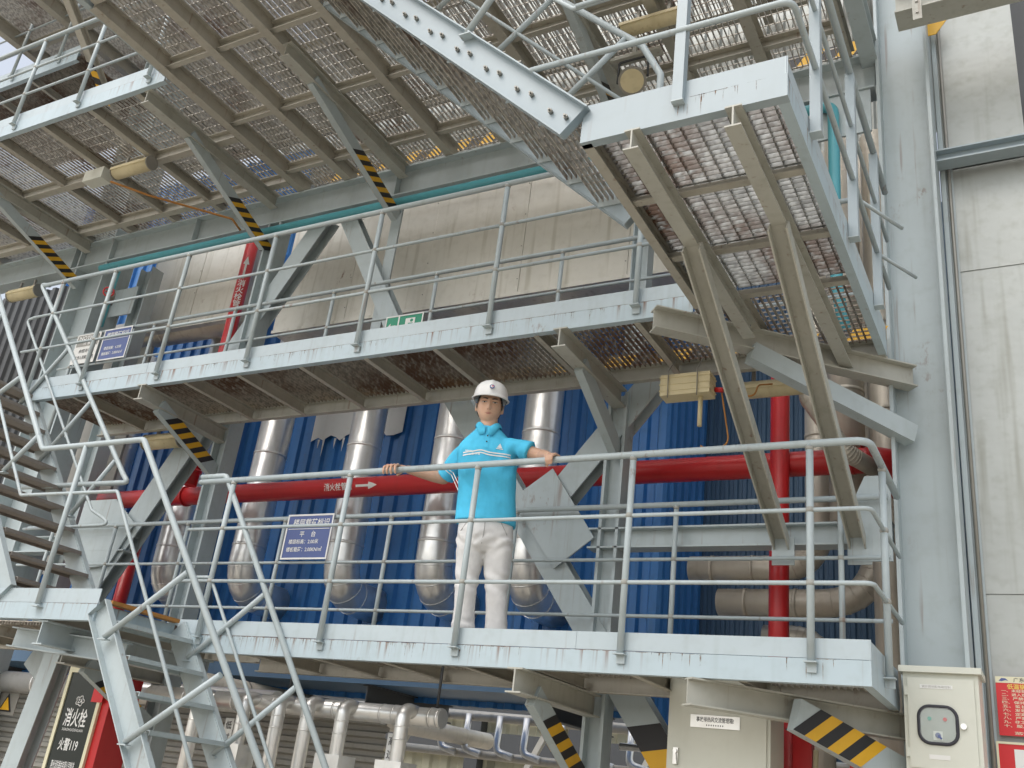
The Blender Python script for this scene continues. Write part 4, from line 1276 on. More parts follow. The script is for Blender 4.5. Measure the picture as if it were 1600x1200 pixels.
# red hydrant pipes between the cabinet and the column
t = thing('hydrant_manifold', 'red valve manifold between the cabinet and the striped bracket', 'valve', (-1.3, 6.3, 1.0))
MB().tube([(-1.50, 6.3, 0.3), (-1.50, 6.3, 2.3)], 0.055, 16).build('upright', 'red', t)
MB().box(-1.47, -1.36, 6.22, 6.30, 1.62, 2.16).build('door_plate', 'red', t)
MB().tube(fillet([(-1.47, 6.25, 1.75), (-1.28, 6.25, 1.72), (-1.2, 6.25, 1.4), (-1.2, 6.25, 0.5)], 0.1), 0.03, 12).build('bend', 'red', t)
MB().tube(fillet([(-1.47, 6.25, 2.14), (-1.30, 6.25, 2.13), (-1.1, 6.25, 2.05)], 0.05), 0.022, 12).build('arm', 'red', t)
MB().box(-1.14, -1.04, 6.2, 6.3, 0.5, 1.98).build('valve_body', 'red', t)
MB().tube([(-1.36, 6.2, 1.3), (-1.33, 6.2, 2.0)], 0.016, 8).build('lever', 'cream', t)
pipe('thin bright pipe behind the red manifold', [(-3.4, 8.2, 2.06), (-0.6, 8.2, 2.06)], 0.03, 0.1, [], 'silver')
t = thing('window_frame', 'white framed opening far behind the red manifold', 'frame', (-1.4, 9.5, 1.2))
for a in ((-2.3, -0.6, 2.28, 2.33), (-2.3, -0.6, 1.88, 1.91), (-2.3, -2.25, 1.2, 2.3), (-1.62, -1.58, 1.2, 2.3), (-0.65, -0.6, 1.2, 2.3)):
    MB().box(a[0], a[1], 9.4, 9.45, a[2], a[3]).build('bar', 'white', t)

# ------------------------------------------------------------------ fire cabinet at the lower left
t = thing('fire_cabinet', 'black glazed fire hydrant cabinet with white lettering behind the stair', 'cabinet', (-7.05, 5.6, 0.6))
MB().box(-7.30, -6.74, 5.62, 5.9, 0.5, 2.12).build('case', 'red', t)
fx0, fx1, fz0, fz1 = -7.30, -6.83, 0.6, 2.13
for a in ((fx0, fx1, fz1 - 0.05, fz1), (fx0, fx1, fz0, fz0 + 0.05), (fx0, fx0 + 0.035, fz0 + 0.05, fz1 - 0.05), (fx1 - 0.035, fx1, fz0 + 0.05, fz1 - 0.05)):
    MB().box(a[0], a[1], 5.595, 5.618, a[2], a[3]).build('door_frame', 'sign_cream', t)
dr = MB().box(fx0 + 0.036, fx1 - 0.036, 5.605, 5.615, fz0 + 0.051, fz1 - 0.051).build('door_glass', 'sign_black', t)
yd = 5.603
cloud = [Vector((-7.075 + 0.045 * math.cos(a) * (1 + 0.18 * math.cos(5 * a)), yd, 1.86 + 0.035 * math.sin(a) * (1 + 0.18 * math.cos(5 * a)))) for a in [k * math.pi / 14 for k in range(29)]]
MB().tube(cloud, 0.004, 5, cap=False).build('emblem', 'letter_white', dr)
lettering('ZA', (-7.075, yd, 1.86), UX, UZ, 0.045, 'letter_white', dr, 0.01)
lettering('消火栓', (-7.075, yd, 1.725), UX, UZ, 0.15, 'letter_white', dr, 0.012, 0.27)
lettering('XIAOHUOSHUAN', (-7.075, yd, 1.635), UX, UZ, 0.03, 'letter_white', dr, 0.0, 0.25)
lettering('火警119', (-7.075, yd, 1.52), UX, UZ, 0.10, 'letter_white', dr, 0.012, 0.23)
lettering('惠州消防器材有限公司制造', (-7.075, yd, 1.36), UX, UZ, 0.08, 'letter_white', dr, 0.004, 0.28)
MB().box(-7.0, -6.91, yd - 0.002, yd, 1.995, 2.06).build('sticker', 'sign_cream', dr)
MB().box(-6.93, -6.80, 5.588, 5.593, 1.86, 2.02).build('red_label', 'sign_red', t)
t = board('warning_sign', 'small dull warning sign with a triangle at the lower left corner', -9.32, -8.98, 1.72, 1.95, 6.4, 'dull_metal', None)
MB().poly([(-9.23, 6.397, 1.75), (-9.03, 6.397, 1.75), (-9.13, 6.397, 1.92)], (0, -1, 0), 0.002).build('triangle', 'black', t)
MB().poly([(-9.20, 6.394, 1.765), (-9.06, 6.394, 1.765), (-9.13, 6.394, 1.885)], (0, -1, 0), 0.002).build('triangle_fill', 'yellow', t)

# ------------------------------------------------------------------ header pipe with six legs under the platform
HY, HZ = 5.62, 1.955
t = thing('pipe_header', 'silver header pipe with drop legs under the lower platform', 'pipe', (-4.9, HY, HZ - 0.06))
MB().tube([(-6.3, HY, HZ + 0.01), (-3.58, HY, HZ)], 0.062, 24).build('jacket', 'silver', t)
for x in (-5.9, -5.4, -5.0, -4.45, -4.05, -3.95, -3.66, -3.6):
    MB().tube([(x - 0.008, HY, HZ), (x + 0.008, HY, HZ)], 0.066, 24).build('band', 'silver', t)
for i, x in enumerate((-5.62, -5.16, -4.84, -4.58, -4.28, -3.79)):
    y2 = HY - 0.15
    lg = MB().tube(fillet([(x, HY, HZ + 0.02), (x, y2, HZ + 0.03), (x, y2, 0.2)], 0.09), 0.047, 18).build('drop_leg', 'silver', t)
    for z in (HZ - 0.08, HZ - 0.16):
        MB().tube([(x, y2, z - 0.005), (x, y2, z + 0.005)], 0.05, 18).build('band', 'silver', lg)
    if i in (1, 4, 5):
        MB().box(x - 0.1, x + 0.1, y2 - 0.09, y2 + 0.09, 0.1, 1.66).build('valve_jacket', 'silver', lg)
for i, (x, txt) in enumerate(((-5.50, '低过入口集箱'), (-4.02, '高过出口集箱'))):
    t = board('tag_plate', ('white tag plate with vertical lettering behind the stair stringer', 'white tag plate beside the fifth drop leg', 'white tag plate at the right end of the header pipe')[i], x, x + 0.085, 1.3, 1.84, 5.66, 'white', None, grp='tag plates on the header')
    for k, ch in enumerate(txt):
        lettering(ch, (x + 0.042, 5.657, 1.79 - 0.085 * k), UX, UZ, 0.06, 'letter_dark', t, 0.006)
pipe('thick tan lagged pipe running back under the floor', [(-6.6, 6.3, 2.14), (-6.6, 11.5, 2.2)], 0.10, 0.1, [((-6.6, 6.3, 2.14), (-6.6, 11.5, 2.2), f) for f in (0.12, 0.3, 0.5)], 'silver_tan')
pipe('large silver pipe behind the fire cabinet', [(-9.5, 6.4, 2.03), (-5.7, 6.4, 2.03)], 0.1, 0.1, [((-9.5, 6.4, 2.03), (-5.7, 6.4, 2.03), f) for f in (0.2, 0.5, 0.8)], 'silver')
# U-shaped pipes far under the floor
t = thing('pipe_rack', 'row of thin upright silver pipes far back under the floor', 'pipe', (-5, 11, 1.7))
MB().tube([(-8.5, 11, 2.47), (-3.4, 11, 2.44)], 0.06, 16).build('top_pipe', 'silver_tan', t)
MB().tube([(-8.5, 11, 2.02), (-3.4, 11, 1.99)], 0.05, 16).build('bottom_pipe', 'silver_tan', t)
for x in (-6.93, -6.58, -6.13, -5.76, -5.28, -4.82, -4.4):
    MB().tube(fillet([(x, 10.93, 2.47), (x, 10.9, 2.06), (x + 0.22, 10.93, 2.01)], 0.09), 0.042, 12).build('upright', 'silver', t)
for lb, xx in (('thin dark hanger rod at the left of the header pipe', -5.0), ('thin dark hanger rod at the end of the header pipe', -3.7)):
    t = thing('hanger_rod', lb, 'rod', (xx, HY + 0.1, 1.9), 'hanger rods')
    MB().tube([(xx, HY + 0.1, 1.95), (xx, HY + 0.1, 2.3)], 0.01, 6).build('rod', 'dark_grey', t)
# ------------------------------------------------------------------ the worker
def plain(name, col, rough, sss=0.0, bumpy=None, spec=0.4):
    m, nt, N, L, b = new_mat(name)
    v = noise_tex(nt, 9.0, 3.0)
    L.new(mixc(nt, ramp(nt, v, 0.3, 0.75), tuple(c * 1.06 for c in col), tuple(c * 0.88 for c in col)), b.inputs['Base Color'])
    b.inputs['Roughness'].default_value = rough
    b.inputs['Specular IOR Level'].default_value = spec
    if sss:
        b.inputs['Subsurface Weight'].default_value = sss
        b.inputs['Subsurface Radius'].default_value = (0.01, 0.004, 0.002)
        b.inputs['Subsurface Scale'].default_value = 0.6
    if bumpy:
        wr_ = noise_tex(nt, 16.0, 3.0, (1.0, 1.0, 0.55), 0.5)
        bump(nt, b, mul(nt, wr_, mul(nt, noise_tex(nt, bumpy, 1.0), 0.05), 'ADD'), 0.55, 0.012)
    return m


plain('skin', (0.62, 0.385, 0.27), 0.5, 0.12)
plain('lips', (0.40, 0.16, 0.13), 0.5)
plain('hair', (0.012, 0.010, 0.010), 0.55)
plain('eye_dark', (0.02, 0.014, 0.012), 0.25)
plain('eye_white', (0.55, 0.52, 0.48), 0.3)
plain('polo', (0.095, 0.56, 0.84), 0.8, bumpy=500.0, spec=0.15)
plain('chinos', (0.76, 0.755, 0.745), 0.85, bumpy=500.0, spec=0.15)
plain('helmet', (0.82, 0.82, 0.80), 0.28)
plain('shoe', (0.03, 0.025, 0.022), 0.4)
plain('shoe_grey', (0.42, 0.41, 0.40), 0.8)

TH = R(24)
EX, EY, EZ = Vector((math.cos(TH), math.sin(TH), 0)), Vector((-math.sin(TH), math.cos(TH), 0)), Vector((0, 0, 1))
FLOOR = 2.336


def loft(mb, secs, n=24, power=2.0, mi=0):
    """secs: (centre, axis a, axis b) ellipse sections, capped"""
    vs = []
    for c_, a, b_ in secs:
        for k in range(n):
            t = 2 * math.pi * k / n
            ct, st = math.cos(t), math.sin(t)
            q = (abs(ct) ** power + abs(st) ** power) ** (-1.0 / power)
            vs.append(Vector(c_) + a * (ct * q) + b_ * (st * q))
    m_ = len(secs)
    fs = [(i * n + k, i * n + (k + 1) % n, (i + 1) * n + (k + 1) % n, (i + 1) * n + k) for i in range(m_ - 1) for k in range(n)]
    fs += [tuple(range(n))[::-1], tuple((m_ - 1) * n + k for k in range(n))]
    return mb.add(vs, fs, mi, True)


def body_tube(mb, pts, rad, n=14):
    """round-ended limb"""
    pts = [Vector(p) for p in pts]
    d0, d1 = (pts[0] - pts[1]).normalized(), (pts[-1] - pts[-2]).normalized()
    P = [pts[0] + d0 * rad[0] * 0.8, pts[0] + d0 * rad[0] * 0.5] + pts + [pts[-1] + d1 * rad[-1] * 0.5, pts[-1] + d1 * rad[-1] * 0.85]
    Q = [rad[0] * 0.35, rad[0] * 0.8] + list(rad) + [rad[-1] * 0.82, rad[-1] * 0.35]
    return mb.tube(P, Q, n)


def fuse(mb, voxel, smooth_it, name, mat, parent, fold=None):
    tmp = mb.build('tmp_shape', mat)
    md = tmp.modifiers.new('r', 'REMESH')
    md.mode = 'VOXEL'
    md.voxel_size = voxel
    md.use_smooth_shade = True
    if smooth_it:
        sm = tmp.modifiers.new('s', 'SMOOTH')
        sm.factor = 0.5
        sm.iterations = smooth_it
    dg = bpy.context.evaluated_depsgraph_get()
    me = bpy.data.meshes.new_from_object(tmp.evaluated_get(dg))
    bpy.data.objects.remove(tmp)
    off = Vector(parent['_loc'])
    me.calc_loop_triangles()
    nrm = [v.normal.copy() for v in me.vertices]
    for v, nn in zip(me.vertices, nrm):
        if fold:
            v.co = v.co + nn * fold(v.co, nn)
        v.co = v.co - off
    for p in me.polygons:
        p.use_smooth = True
    me.materials.clear()
    me.materials.append(MATS[mat])
    me.name = name
    o = bpy.data.objects.new(name, me)
    COL.objects.link(o)
    o.parent = parent
    return o


man = thing('person', 'person in white helmet and light blue polo shirt, both hands on the rail', 'person', (-3.16, 5.27, FLOOR))
hipc = Vector((-3.205, 5.235, 3.06))
chest = Vector((-3.225, 5.165, 3.6))
neck = Vector((-3.222, 5.125, 3.77))
HC = Vector((-3.222, 5.105, 3.918))          # head centre
HY_, HP = R(30), R(9)
hx = Vector((math.cos(HY_), math.sin(HY_), 0))
hy0 = Vector((-math.sin(HY_), math.cos(HY_), 0))
hz = (EZ * math.cos(HP) - hy0 * math.sin(HP)).normalized()
hy = (hy0 * math.cos(HP) + EZ * math.sin(HP)).normalized()


HS = 1.06


def H(x, y, z):
    return HC + hx * (x * HS * 1.05) + hy * (y * HS) + hz * (z * HS)


def gs(u, s):
    return math.exp(-(u / s) ** 2)


def head_point(th, ph, grow=0.0):
    """th azimuth (0 = face), ph elevation"""
    a, b_, c_ = 0.0745 + grow, 0.094 + grow, 0.117 + grow
    x, y, z = a * math.sin(th) * math.cos(ph), -b_ * math.cos(th) * math.cos(ph), c_ * math.sin(ph)
    fr = max(0.0, -y / b_)
    if z < 0:
        k = (-z / c_)
        x *= 1 - 0.15 * k ** 1.8
        if y > 0:
            y *= 1 - 0.35 * k
        else:
            y *= 1 + 0.10 * k ** 2
            y -= 0.010 * k ** 3
    f = fr ** 1.5
    flat = 0.010 * f * (gs(z + 0.01, 0.07))
    y += flat
    y -= 0.021 * gs(x, 0.0125) * gs(z + 0.024, 0.017) * f
    y -= 0.013 * gs(x, 0.010) * gs(z - 0.002, 0.026) * f
    y -= 0.005 * (gs(x - 0.013, 0.008) + gs(x + 0.013, 0.008)) * gs(z + 0.028, 0.010) * f
    y -= 0.005 * gs(z - 0.034, 0.012) * gs(x, 0.05) * f
    for s in (-1, 1):
        y += 0.009 * gs(x - s * 0.031, 0.017) * gs(z - 0.013, 0.012) * f
        y -= 0.004 * gs(x - s * 0.043, 0.018) * gs(z + 0.018, 0.018) * f
    y -= 0.0045 * gs(x, 0.028) * (gs(z + 0.050, 0.009) + gs(z + 0.066, 0.009)) * f
    y += 0.004 * gs(x, 0.024) * gs(z + 0.0578, 0.0035) * f
    y -= 0.007 * gs(x, 0.022) * gs(z + 0.095, 0.014) * f
    return x, y, z


body = MB()
nt_, np_ = 72, 56
vs = []
for i in range(np_ + 1):
    ph = -math.pi / 2 + math.pi * i / np_
    for j in range(nt_):
        th = -math.pi + 2 * math.pi * j / nt_
        vs.append(H(*head_point(th, ph)))
body.add(vs, [(i * nt_ + j, i * nt_ + (j + 1) % nt_, (i + 1) * nt_ + (j + 1) % nt_, (i + 1) * nt_ + j) for i in range(np_) for j in range(nt_)], 0, True)
for s in (-1, 1):          # ears
    loft(body, [(H(s * 0.066, 0.014, -0.012), hy * 0.012, hz * 0.024), (H(s * 0.078, 0.018, -0.008), hy * 0.017, hz * 0.031), (H(s * 0.087, 0.022, -0.006), hy * 0.014, hz * 0.027)], 16)
# neck and trunk (covered by the clothes below the collar)
loft(body, [(neck + Vector((0, 0.012, -0.10)), EX * 0.065, EY * 0.06), (neck + Vector((0, 0.012, -0.04)), EX * 0.064, EY * 0.062), (neck, EX * 0.058, EY * 0.058), (neck + Vector((0, 0, 0.07)), EX * 0.056, EY * 0.058), (neck + Vector((0, -0.01, 0.12)), EX * 0.055, EY * 0.058)], 20)
loft(body, [(hipc + EZ * -0.08, EX * 0.155, EY * 0.10), (hipc + EZ * 0.1, EX * 0.155, EY * 0.10), (chest + EZ * -0.12, EX * 0.16, EY * 0.105), (chest, EX * 0.165, EY * 0.10), (chest + EZ * 0.07, EX * 0.125, EY * 0.08), (chest + EZ * 0.12, EX * 0.07, EY * 0.055)], 20)
shR, elR, wrR = Vector((-3.39, 5.165, 3.665)), Vector((-3.595, 5.24, 3.475)), Vector((-3.785, 5.075, 3.494))
shL, elL, wrL = Vector((-3.06, 5.165, 3.655)), Vector((-2.835, 5.195, 3.575)), Vector((-2.705, 5.045, 3.512))
for sh, el, wr in ((shR, elR, wrR), (shL, elL, wrL)):
    body_tube(body, [sh.lerp(el, 0.12), sh.lerp(el, 0.5), el], [0.040, 0.043, 0.041])
    body_tube(body, [el, el.lerp(wr, 0.3), el.lerp(wr, 0.75), wr], [0.042, 0.043, 0.034, 0.028])
# hands closed over the rail (rail axis at y 4.972, z 3.455, radius 0.021)
def hand(wr, kx, tx, sgn):
    mid = sum(kx) / 4
    kc = Vector((mid, 4.992, 3.490))
    # palm: a flat loft from the wrist to the knuckles
    d = kc - wr
    side = Vector((1, 0, 0)) - d.normalized() * d.normalized().x
    side.normalize()
    up = side.cross(d.normalized())
    if up.z < 0:
        up = -up
    loft(body, [(wr - d * 0.15, side * 0.026, up * 0.021), (wr + d * 0.15, side * 0.032, up * 0.019), (wr + d * 0.6, side * 0.042, up * 0.016), (wr + d * 1.02, side * 0.042, up * 0.013)], 16, 2.6)
    lens = [0.88, 1.0, 1.05, 0.98] if sgn < 0 else [0.98, 1.05, 1.0, 0.88]
    for i, x in enumerate(kx):
        f = lens[i]
        e = -0.006 * sgn * (i - 1.5)
        body_tube(body, [(x, 5.005, 3.489), (x + e, 4.966, 3.491), (x + e * 1.5, 4.966 - 0.034 * f, 3.470), (x + e * 1.8, 4.966 - 0.036 * f, 3.470 - 0.030 * f), (x + e * 2, 4.962 - 0.020 * f, 3.452 - 0.030 * f)],
                  [0.0105, 0.0102, 0.0096, 0.009, 0.008], 10)
    # thumb leaves the inner side of the palm and closes behind and under the rail
    body_tube(body, [(tx[0], wr.y - 0.03, wr.z - 0.006), (tx[1], 5.008, 3.474), (tx[2], 5.002, 3.446), (tx[3], 4.985, 3.424)], [0.013, 0.0125, 0.011, 0.009], 10)


hand(wrR, [-3.868, -3.847, -3.825, -3.803], [-3.772, -3.772, -3.785, -3.80], -1)
hand(wrL, [-2.672, -2.650, -2.628, -2.607], [-2.705, -2.702, -2.69, -2.675], 1)
# legs inside the trousers
for s in (-1, 1):
    hip_ = hipc + EX * (s * 0.085) + EZ * -0.04
    kn = Vector((-3.175, 5.235, 2.80)) + EX * (s * 0.10)
    an = Vector((-3.165, 5.275, 2.42)) + EX * (s * 0.115)
    body_tube(body, [hip_, kn, an], [0.07, 0.052, 0.04])
fuse(body, 0.0042, 2, 'body', 'skin', man)

# face details
for s in (-1, 1):
    for nm_, mt_, u0, u1, rr_, dz_, lift_ in (('eye_white', 'eye_white', 0.017, 0.046, 0.0043, 0.0, 0.0), ('iris', 'eye_dark', 0.026, 0.036, 0.0046, 0.0003, 0.0012), ('eyelid', 'eye_dark', 0.015, 0.048, 0.0021, 0.0036, 0.0018)):
        e = MB()
        pts, rad_ = [], []
        for k in range(9):
            t = k / 8
            xx = s * (u0 + (u1 - u0) * t)
            px = head_point(math.asin(xx / 0.0745), math.asin(0.013 / 0.117))
            pts.append(H(xx, px[1] - 0.0008 - lift_, 0.0125 + dz_ + (0.0022 if nm_ != 'iris' else 0.001) * math.sin(t * math.pi)))
            rad_.append(rr_ * max(0.3, math.sin(math.pi * (0.08 + 0.84 * t)) ** 0.7))
        e.tube(pts, rad_, 8)
        e.build(nm_, mt_, man)
    b_ = MB()
    pts = []
    for k in range(9):
        t = k / 8
        xx = s * (0.013 + 0.036 * t)
        zz = 0.031 + 0.007 * math.sin(t * math.pi * 0.75)
        th = math.asin(xx / 0.0745 / math.cos(math.asin(zz / 0.117)))
        px = head_point(th, math.asin(zz / 0.117))
        pts.append(H(px[0], px[1] - 0.0008, zz))
    b_.tube(pts, [0.0025, 0.0035, 0.004, 0.004, 0.0038, 0.0034, 0.003, 0.002, 0.001], 6)
    b_.build('eyebrow', 'hair', man)
    nz = head_point(math.asin(s * 0.008 / 0.0745), math.asin(-0.034 / 0.117))
    MB().tube([H(s * 0.0065, nz[1] - 0.001, -0.0365), H(s * 0.0085, nz[1] + 0.002, -0.0345)], 0.0028, 8).build('nostril', 'lips', man)
for nm, zz, rr in (('lip', -0.0535, 0.0032), ('lip', -0.0615, 0.0038)):
    l_ = MB()
    pts = []
    for k in range(11):
        t = k / 10 * 2 - 1
        xx = (0.025 if zz > -0.058 else 0.019) * t
        z2 = zz + (0.0578 + zz) * -0.6 * abs(t) ** 1.5
        px = head_point(math.asin(xx / 0.0745 / 0.88), math.asin(z2 / 0.117))
        pts.append(H(xx, px[1] + rr * 0.35, z2))
    l_.tube(pts, [rr * max(0.25, (1 - abs(k / 10 * 2 - 1) ** 2.2)) for k in range(11)], 8)
    l_.build(nm, 'lips', man)

# hair: a cap over crown, sides and nape
hb = MB()
vs, fs, idx = [], [], {}
for i in range(40):
    ph = -0.75 + (math.pi / 2 + 0.75) * i / 39
    for j in range(64):
        th = -math.pi + 2 * math.pi * j / 63
        idx[(i, j)] = len(vs)
        vs.append(H(*head_point(th, ph, 0.005 if abs(th) > 0.8 else 0.0035)))
for i in range(39):
    ph = -0.75 + (math.pi / 2 + 0.75) * (i + 0.5) / 39
    for j in range(63):
        th = abs(-math.pi + 2 * math.pi * (j + 0.5) / 63)
        lim = 0.55 if th < 0.85 else (0.55 - (th - 0.85) * 1.6 if th < 1.35 else (-0.18 if th < 1.5 else (0.15 if th < 1.85 else -0.55)))
        if ph > lim:
            fs.append((idx[(i, j)], idx[(i, j + 1)], idx[(i + 1, j + 1)], idx[(i + 1, j)]))
hb.add(vs, fs, 0, True)
hb.build('hair', 'hair', man)

# helmet
hm = MB()
prof_ = [(0.0, 0.150), (0.03, 0.148), (0.06, 0.139), (0.085, 0.124), (0.104, 0.102), (0.114, 0.078), (0.119, 0.05), (0.122, 0.034), (0.129, 0.030), (0.133, 0.026), (0.131, 0.021), (0.122, 0.022), (0.115, 0.03), (0.112, 0.05), (0.107, 0.075), (0.09, 0.105), (0.0, 0.135)]
nn_ = 56
vs = []
HO = (0.0, 0.004, 0.022)
for r_, z_ in prof_:
    for k in range(nn_):
        a = 2 * math.pi * k / nn_
        fx, fy = math.cos(a), math.sin(a)
        ex_, ey_ = 0.87, 1.05
        vis = 0.0
        if r_ > 0.12:
            vis = 0.030 * max(0, -fy) ** 3
        ridge = 0.006 * gs(fx, 0.16) * (1 if 0.03 < r_ < 0.115 and z_ > 0.05 else 0) * (1 if r_ > 0.0 else 0)
        rr = r_ + vis + ridge
        zz = z_ - 0.006 * max(0, -fy) * (1 if r_ > 0.118 else 0) + ridge * 0.5
        vs.append(H(HO[0] + fx * rr * ex_, HO[1] + fy * rr * ey_, HO[2] + zz))
hm.add(vs, [(i * nn_ + k, i * nn_ + (k + 1) % nn_, (i + 1) * nn_ + (k + 1) % nn_, (i + 1) * nn_ + k) for i in range(len(prof_) - 1) for k in range(nn_)], 0, True)
hel = hm.build('helmet', 'helmet', man)
# badge on the helmet front
c_ = H(0.004, -0.1232, 0.105)
bn = (hy * -0.86 + hz * 0.5).normalized()
bx = hx
by = bn.cross(bx).normalized()
if by.z < 0:
    by = -by
bd = MB()
bd.tube([c_ - bn * 0.004 + bx * 0.0, c_ + bn * 0.0015], 0.0165, 20)
bd.build('badge', 'sign_blue', hel)
bd = MB()
bd.tube([c_ + bn * 0.0015, c_ + bn * 0.0022], 0.011, 16)
bd.build('badge_centre', 'helmet', hel)
bd = MB()
bd.tube([c_ + bn * 0.0022 + bx * 0.004 + by * 0.002, c_ + bn * 0.003 + bx * 0.004 + by * 0.002], 0.006, 12)
bd.build('badge_mark', 'sign_red', hel)
st_ = MB()
for s in (-1, 1):
    st_ = MB()
    st_.tube([H(s * 0.10, 0.0, 0.045), H(s * 0.083, -0.002, 0.0), H(s * 0.078, -0.012, -0.02)], 0.003, 6)
    st_.build('chin_strap', 'dull_metal', hel)

# polo shirt
sh = MB()
def ax(c, z, rx, ry):
    return (Vector((c[0], c[1], z)), EX * rx, EY * ry)
loft(sh, [ax((-3.212, 5.225), 3.135, 0.200, 0.142), ax((-3.213, 5.222), 3.20, 0.198, 0.140), ax((-3.216, 5.208), 3.32, 0.190, 0.132), ax((-3.22, 5.19), 3.44, 0.192, 0.130), ax((-3.224, 5.175), 3.54, 0.202, 0.134),
          ax((-3.225, 5.168), 3.60, 0.203, 0.134), ax((-3.226, 5.163), 3.645, 0.192, 0.122), ax((-3.226, 5.158), 3.685, 0.166, 0.106), ax((-3.225, 5.15), 3.72, 0.128, 0.092), ax((-3.224, 5.142), 3.75, 0.094, 0.082), ax((-3.223, 5.135), 3.768, 0.078, 0.074)], 36, 2.25)
sh.tube([shR + Vector((0.06, 0, 0.0)), shR + Vector((0.01, 0, -0.008)), shR.lerp(elR, 0.35), shR.lerp(elR, 0.65), shR.lerp(elR, 0.93)], [0.048, 0.058, 0.061, 0.064, 0.068], 20)
sh.tube([shL + Vector((-0.06, 0, 0.0)), shL + Vector((-0.01, 0, -0.008)), shL.lerp(elL, 0.3), shL.lerp(elL, 0.64)], [0.048, 0.058, 0.062, 0.068], 20)


def shirt_fold(p, n):
    v = Vector((p.x * 7.0, p.y * 7.0, p.z * 4.0))
    f = noise.noise(v) * 0.009
    q = p.z + (p.x + 3.2) * 1.1
    f += 0.008 * math.sin(q * 46 + 3 * noise.noise(p * 5)) * gs(p.z - 3.30, 0.13) * max(0.0, noise.noise(p * 4 + Vector((5, 0, 0))) + 0.35)
    q = p.z - (p.x + 3.2) * 1.6
    f += 0.008 * math.sin(q * 40 + 4 * noise.noise(p * 6)) * gs(p.z - 3.55, 0.10) * gs(abs(p.x + 3.22) - 0.2, 0.08)
    return f


polo = fuse(sh, 0.0075, 4, 'polo_shirt', 'polo', man, shirt_fold)


def on_shirt(u, z, lift=0.003):
    """point on the front of the shirt: u along the chest from its middle, height z"""
    off = Vector(man['_loc'])
    o_ = chest + EX * u
    o_ = Vector((o_.x, o_.y, z)) - EY * 0.5
    ok, loc_, nr_, ix_ = polo.ray_cast(o_ - off, EY, distance=1.0)
    if ok:
        return loc_ + off - EY * lift
    return o_ + EY * 0.37


bpy.context.view_layer.update()
# printed stripes across the chest, drawn as thin bands lying on the cloth
for k, dz in enumerate((0.0, 0.017)):
    for ua, ub in ((-0.15, -0.02), (-0.02, 0.165)):
        mb = MB()
        P = []
        m_ = 24
        for i in range(m_ + 1):
            u = ua + (ub - ua) * i / m_
            zc = 3.553 + dz + 0.012 * gs(u + 0.03, 0.04) + 0.03 * u
            P.append((on_shirt(u, zc - 0.0042), on_shirt(u, zc + 0.0042)))
        vs = [p for pr in P for p in pr]
        mb.add(vs, [(2 * i, 2 * i + 2, 2 * i + 3, 2 * i + 1) for i in range(m_)])
        mb.build('chest_stripe', 'letter_white', polo)
# small triangular emblem on the breast
tri = [on_shirt(0.072, 3.612), on_shirt(0.105, 3.612), on_shirt(0.0885, 3.645)]
MB().add(tri, [(0, 1, 2)]).build('breast_emblem', 'letter_white', polo)
MB().add([on_shirt(0.066, 3.602), on_shirt(0.112, 3.602), on_shirt(0.112, 3.608), on_shirt(0.066, 3.608)], [(0, 1, 2, 3)]).build('breast_emblem', 'letter_white', polo)
for row, (u0, zz) in enumerate(((-0.135, 3.575), (-0.09, 3.556))):
    p0 = on_shirt(u0 + 0.03, zz, 0.005)
    lettering('sports', p0, EX, EZ, 0.022, 'letter_white', polo, 0.02, 0.055)
# sleeve stripes
for k in (0.64, 0.71):
    c0 = shR.lerp(elR, k)
    d = (elR - shR).normalized()
    n1 = d.orthogonal().normalized()
    n2 = d.cross(n1)
    mb = MB()
    vs = []
    for i in range(33):
        a = 2 * math.pi * i / 32
        for dd in (-0.003, 0.003):
            dirv = n1 * math.cos(a) + n2 * math.sin(a)
            o_ = c0 + d * dd + dirv * 0.25
            ok, loc_, nr_, ix_ = polo.ray_cast(o_ - Vector(man['_loc']), -dirv, distance=0.3)
            vs.append((loc_ + Vector(man['_loc']) + dirv * 0.003) if ok else c0 + d * dd + dirv * 0.08)
    mb.add(vs, [(2 * i, 2 * i + 2, 2 * i + 3, 2 * i + 1) for i in range(32)])
    mb.build('sleeve_stripe', 'letter_white', polo)
# collar with two points, placket and button
def nk(a, r, z, fy=0.0):
    return Vector((-3.223, 5.13, z)) + EX * (math.sin(a) * r) - EY * (math.cos(a) * r * 1.0 + fy)
def shirt_out(a, r, z):
    """radius of the cloth round the neck at height z, at least r"""
    c0 = Vector((-3.223, 5.13, z))
    dv = (EX * math.sin(a) - EY * math.cos(a)).normalized()
    off = Vector(man['_loc'])
    ok, loc_, nr_, ix_ = polo.ray_cast(c0 + dv * 0.5 - off, -dv, distance=0.5)
    rr = (loc_ + off - c0).dot(dv) if ok else r
    return c0 + dv * (max(r, rr) + 0.004)


cb = MB()
vs = []
m_ = 48
for i in range(m_ + 1):
    a = 0.10 + (2 * math.pi - 0.20) * i / m_
    da = min(a, 2 * math.pi - a)
    tip = max(0.0, 1 - abs(da - 0.50) / 0.62) ** 1.0
    zt_ = 3.806 - 0.050 * gs(da, 0.7)
    zb_ = zt_ - 0.034 - 0.052 * tip
    vs += [nk(a, 0.064, zt_ - 0.014), nk(a, 0.068, zt_), nk(a, 0.074, zt_ - 0.003), shirt_out(a, 0.080, (zt_ + zb_) / 2), shirt_out(a, 0.084, zb_)]
for i in range(m_):
    for k in range(4):
        cb.f.append((5 * i + k, 5 * i + k + 1, 5 * i + 5 + k + 1, 5 * i + 5 + k))
        cb.m.append(0)
        cb.s.append(k != 1)
cb.v = [tuple(v) for v in vs]
col_ = cb.build('collar', 'polo', polo)
sl = col_.modifiers.new('t', 'SOLIDIFY')
